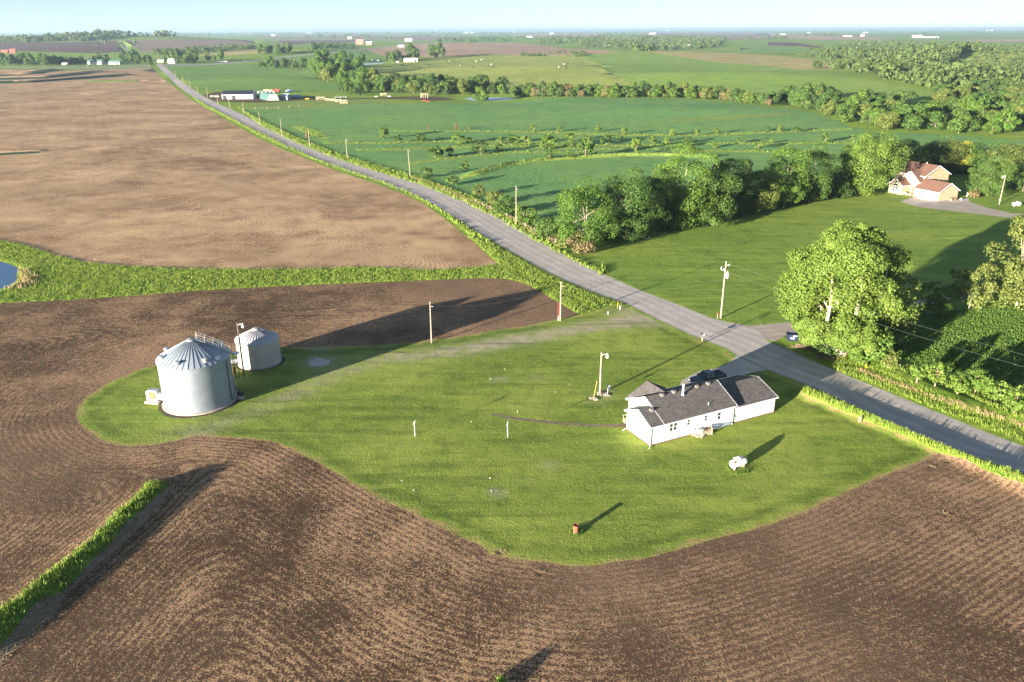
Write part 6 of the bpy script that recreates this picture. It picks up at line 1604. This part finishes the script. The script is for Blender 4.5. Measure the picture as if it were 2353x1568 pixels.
for i, (u, v, c, s, lab) in enumerate([(974,233,REDP,8,'red feed trough on the slope below the right timber frame'),(983,235,REDP,8,'red feed trough just right of the other red trough'),(864,224,WMET,6,'white trough left of the lone timber frame'),(894,223.5,WMET,7,'pale blue white trough right of the lone timber frame'),(706,229,YEL,9,'yellow orange implement at the edge of the cattle yard'),(827,228,DARKM,9,'dark heap between the frames and the pond'),(843,228,DARKM,7,'dark heap right of the other dark heap')]):
    p = W(u, v); m = px_m(p); t = thing('feed_trough' if 'trough' in lab else 'farm_implement', lab, 'trough' if 'trough' in lab else 'implement', tuple(p), R(10))
    MB().prism([(-s*m/2,-.6),(s*m/2,-.6),(s*m/2*1.1,.6),(-s*m/2,.6)], .35, .9).build('body', c, t)
    MB().bar((-s*m*.35,-.5,0),(-s*m*.35,-.5,.4),.15).bar((s*m*.35,-.5,0),(s*m*.35,-.5,.4),.15).bar((-s*m*.35,.5,0),(-s*m*.35,.5,.4),.15).bar((s*m*.35,.5,0),(s*m*.35,.5,.4),.15).build('leg', DARKM, t)
def fence(line, step, hh, label, mat=WOODG, rail=False):
    pts = [W(u, v) for u, v in line]; t = thing('fence', label, 'fence', tuple(pts[0])); P = []
    for a, b in zip(pts[:-1], pts[1:]):
        n = max(1, int(np.linalg.norm(b-a)/step)); P += [a + (b-a)*k/n for k in range(n)]
    P.append(pts[-1]); P = P[:95]; o = pts[0]; Q = [Vector((p[0]-o[0], p[1]-o[1], H1(p[0], p[1])-o[2])) for p in P]
    for q in Q: MB().bar(q - Vector((0,0,.2)), q + Vector((0,0,hh)), .14).build('post', mat, t)
    mb = MB()
    for a, b in zip(Q[:-1], Q[1:]):
        for k in ((.5, .95) if rail else (.55,)): mb.bar(a + Vector((0,0,hh*k)), b + Vector((0,0,hh*k)), .1 if rail else .03)
    mb.build('rail' if rail else 'wire', mat, t)
fence([(484,224.5),(503,225)], 3, 1.5, 'white board fence left of the long white barn', WMET, True)
fence([(581,224),(612,223.5)], 4, 1.5, 'white board fence between the white barn and the green hoop barn', WMET, True)
fence([(770,226.5),(795,225.5)], 4, 1.3, 'white board fence right of the stepped timber frames', WMET, True)
fence([(560,252),(640,250),(688,246)], 6, 1.3, 'thin wire fence of wooden posts across the hay strip below the barn')
fence([(1093,467),(1143,489),(1187,510),(1228,534),(1276,560),(1297,572)], 5, 1.2, 'old post and wire fence in the dry grass beside the road')

# ------------------------------------------------------------------ distant farmsteads, each building a thing
FB = [ # name, u, v, width u, wall u, peak u, wall, roof, label
 ('shed',202,148.5,33,7,11.5,BWALL,GRNR,'long white shed with green roof, the left of two beyond the stubble field'),
 ('shed',247.5,148.5,27,6,10,BWALL,GRNR,'white shed with green roof, the right of two beyond the stubble field'),
 ('barn',22,122.5,13,6,9.5,plain('barn_red', (.28,.06,.045), .8),plain('barn_red_roof', (.30,.09,.06), .7),'bright red barn on the hill at the left edge'),
 ('barn',2,122,16,3.5,7,plain('barn_red', (.28,.06,.045), .8),plain('barn_red_roof', (.30,.09,.06), .7),'low red barn cut by the left edge of the view'),
 ('farmhouse',386,146,17,6,11,BWALL,GREYR,'white ranch house half hidden by trees at the crossroads'),
 ('shed',361,143.5,15,3,6,plain('cream_wall', (.55,.52,.36), .8),GREYR,'low cream building at the end of the straight road'),
 ('shed',142,149.5,13,3,5,plain('grey_wall', (.42,.43,.44), .8),WROOF,'small grey shed left of the green roofed sheds'),
 ('barn',818,102.5,17,6,11,plain('barn_brick', (.38,.14,.11), .8),plain('barn_rose_roof', (.42,.17,.13), .7),'red barn of the farm beyond the highway'),
 ('barn',841,104,14,5,8,plain('barn_brick', (.38,.14,.11), .8),WROOF,'red barn with pale roof right of the other red barn'),
 ('farmhouse',914.5,108.5,14,5,8.5,BWALL,plain('dark_far_roof', (.06,.06,.07), .7),'white bungalow with dark roof on the highway before the tan field'),
 ('shed',938,109,5,2.5,3.5,BWALL,WROOF,'tiny white outbuilding right of the bungalow'),
 ('barn',928,143,31,6.5,9,plain('cream_metal', (.66,.60,.42), .6),WROOF,'cream metal machine shed in front of the field grove'),
 ('shed',910.5,144.5,6,2.5,4,BWALL,WROOF,'little white shed left of the cream machine shed'),
 ('barn',930,96,17,3.5,7,plain('grey_wall', (.42,.43,.44), .8),WROOF,'pale grey barn by the farm grove on the highway'),
 ('farmhouse',799,90,9,3,5,BWALL,WROOF,'small white house left of the red barns'),
 ('shed',1208,86.5,15,2.5,3.5,BWALL,WROOF,'long white poultry shed near the dark ridge trees'),
 ('shed',1262,78.5,11,1.8,2.8,BWALL,WROOF,'white shed alone on the flat brown land'),
 ('shed',1493,80,14,3,4.5,plain('cream_metal', (.66,.60,.42), .6),WROOF,'cream building among the ridge wood trees'),
 ('shed',1570,109,15,5,6.5,plain('rose_wall', (.45,.36,.30), .8),WROOF,'boxy pale pink house under the ridge wood'),
 ('shed',1537,113.5,12,3,4.5,plain('rose_wall', (.45,.36,.30), .8),WROOF,'low pink building left of the boxy house'),
 ('shed',1940,84,18,2,3,BWALL,WROOF,'long low white shed on the right skyline'),
 ('barn',1978,84,8,3,4.5,BWALL,WROOF,'white barn right of the long low shed on the skyline'),
 ('barn',1984,76.5,11,2,3,BWALL,WROOF,'white building farthest back on the right skyline'),
 ('barn',2100,87.5,20,4,6.5,BWALL,WROOF,'biggest white farm building on the right skyline'),
 ('shed',2125,87.5,30,2.5,3.5,plain('grey_wall', (.42,.43,.44), .8),WROOF,'long grey shed beside the biggest white skyline building'),
 ('shed',1795,80.5,10,1.8,3,plain('rose_wall', (.45,.36,.30), .8),WROOF,'low tan shed on the brown skyline field'),
 ('shed',1855,76.5,7,1.5,2.2,BWALL,WROOF,'tiny white shed near the skyline tree clump'),
 ('shed',2268,72,14,2,3.5,BWALL,WROOF,'white farm building among the far right skyline trees'),
 ('shed',1064,77,30,2,3.5,BWALL,WROOF,'white farm sheds on the skyline above the tan field'),
 ('shed',704,68.5+10,13,2,3.5,BWALL,WROOF,'white building in the hazy trees beyond the highway'),
 ('shed',623,83,9,2,3.5,BWALL,WROOF,'white house in the hazy trees above the mauve field'),
 ('trailer',494,142.5,30,1.6,2.2,BWALL,WROOF,'low white livestock trailer line right of the ranch house'),
 ('trailer',854,140,16,2.4,2.8,BWALL,WROOF,'white long trailer parked beyond the upper pond'),
]
for i, (nm, u, v, wu, eu, pu, wm, rm, lab) in enumerate(FB):
    p = W(u, v); m = px_m(p)
    shed(nm, u, v, u + wu, v, max(5, wu*m*.45), eu, pu, wm, rm, lab, 'house' if 'house' in nm else ('trailer' if nm == 'trailer' else 'barn'), over=.4, fixed=R(rnd.uniform(-8, 8)), doors=((.78,.92,.8),) if wu > 25 and nm != 'trailer' else ())
p = W(1784 - 176, 74); m = px_m(p)
for u, v, tp, lab in ((1181,75,69,'thin far radio mast on the skyline right of the middle'),(1531+3,73,68,'slim white water tower on the skyline')):
    p = W(u, v + 3); h = tall(p, tp); t = thing('mast', lab, 'mast', tuple(p)); MB().tube([(0,0,0),(0,0,h)], [2, 1.2], 6).build('shaft', WMET, t); MB().rev([(0,h-8),(5,h-4),(0,h)], 8).build('head', WMET, t)
# grazing cattle on the pasture hill
def cow_mesh():
    mb = MB()
    mb.tube([(-1.0,0,1.05),(-.95,0,1.1),(-.5,0,1.08),(.3,0,1.05),(.75,0,1.15),(.9,0,1.15)], [.12,.34,.42,.44,.34,.2], 10)
    mb.tube([(.75,0,1.2),(1.15,0,.95),(1.4,0,.55),(1.55,0,.3)], [.26,.2,.15,.09], 8)
    for x, y in ((-.75,.2),(-.75,-.2),(.6,.2),(.6,-.2)):
        k = -.08 if x < 0 else .03; mb.tube([(x,y,1.0),(x+k,y,.5),(x,y,.0)], [.14,.08,.06], 6)
    mb.tube([(-1.0,0,1.2),(-1.12,0,.8),(-1.1,0,.5)], [.03,.02,.03], 5)
    mb.tube([(1.32,.14,.72),(1.3,.26,.74)], [.04,.02], 4); mb.tube([(1.32,-.14,.72),(1.3,-.26,.74)], [.04,.02], 4)
    return mb.mesh('cow')
COWB = cow_mesh(); COWB.materials.append(plain('black_hide', (.02,.018,.016), .7)); COWW = cow_mesh(); COWW.materials.append(plain('white_hide', (.6,.56,.5), .8))
rc = random.Random(4); herd = []
for i in range(38):
    if i < 26: herd.append((588 + .25*rc.uniform(1300, 2250), 51.7 + .25*rc.uniform(345, 430)))
    else: herd.append((1176.5 + .25*rc.uniform(420, 650), 51.7 + .25*rc.uniform(365, 440)))
nc = {True: 0, False: 0}
for u, v in sorted(herd):
    p = W(u, v); wh = rc.random() < .2; nc[wh] += 1
    lab = '%s cow, %s from the left of its colour on the pasture hill' % ('white' if wh else 'black', ordinal(nc[wh] - 1))
    o = bpy.data.objects.new('cow', COWW if wh else COWB); COL.objects.link(o); o.location = tuple(p); o.rotation_euler = (0, 0, rc.uniform(0, 6.28)); o.scale = (1.15,)*3
    o['label'] = lab; o['category'] = 'cow'; o['group'] = ('white' if wh else 'black') + ' cattle on the pasture hill'
# ------------------------------------------------------------------ haze
def build_haze():
    hz = MB(); hz.box(-36000, 36000, -900, 36000, -32, 82)
    m, nt = new_mat('haze_air')
    out = nt.nodes.new('ShaderNodeOutputMaterial'); pv = nt.nodes.new('ShaderNodeVolumePrincipled')
    pv.inputs['Color'].default_value = (.52, .72, .90, 1)
    pv.inputs['Density'].default_value = 7.5e-5
    pv.inputs['Anisotropy'].default_value = 0.3
    nt.links.new(pv.outputs[0], out.inputs['Volume'])
    hz.build('haze', m, None, kind='stuff', label='thin pale haze over the whole countryside', cat='haze')
build_haze()
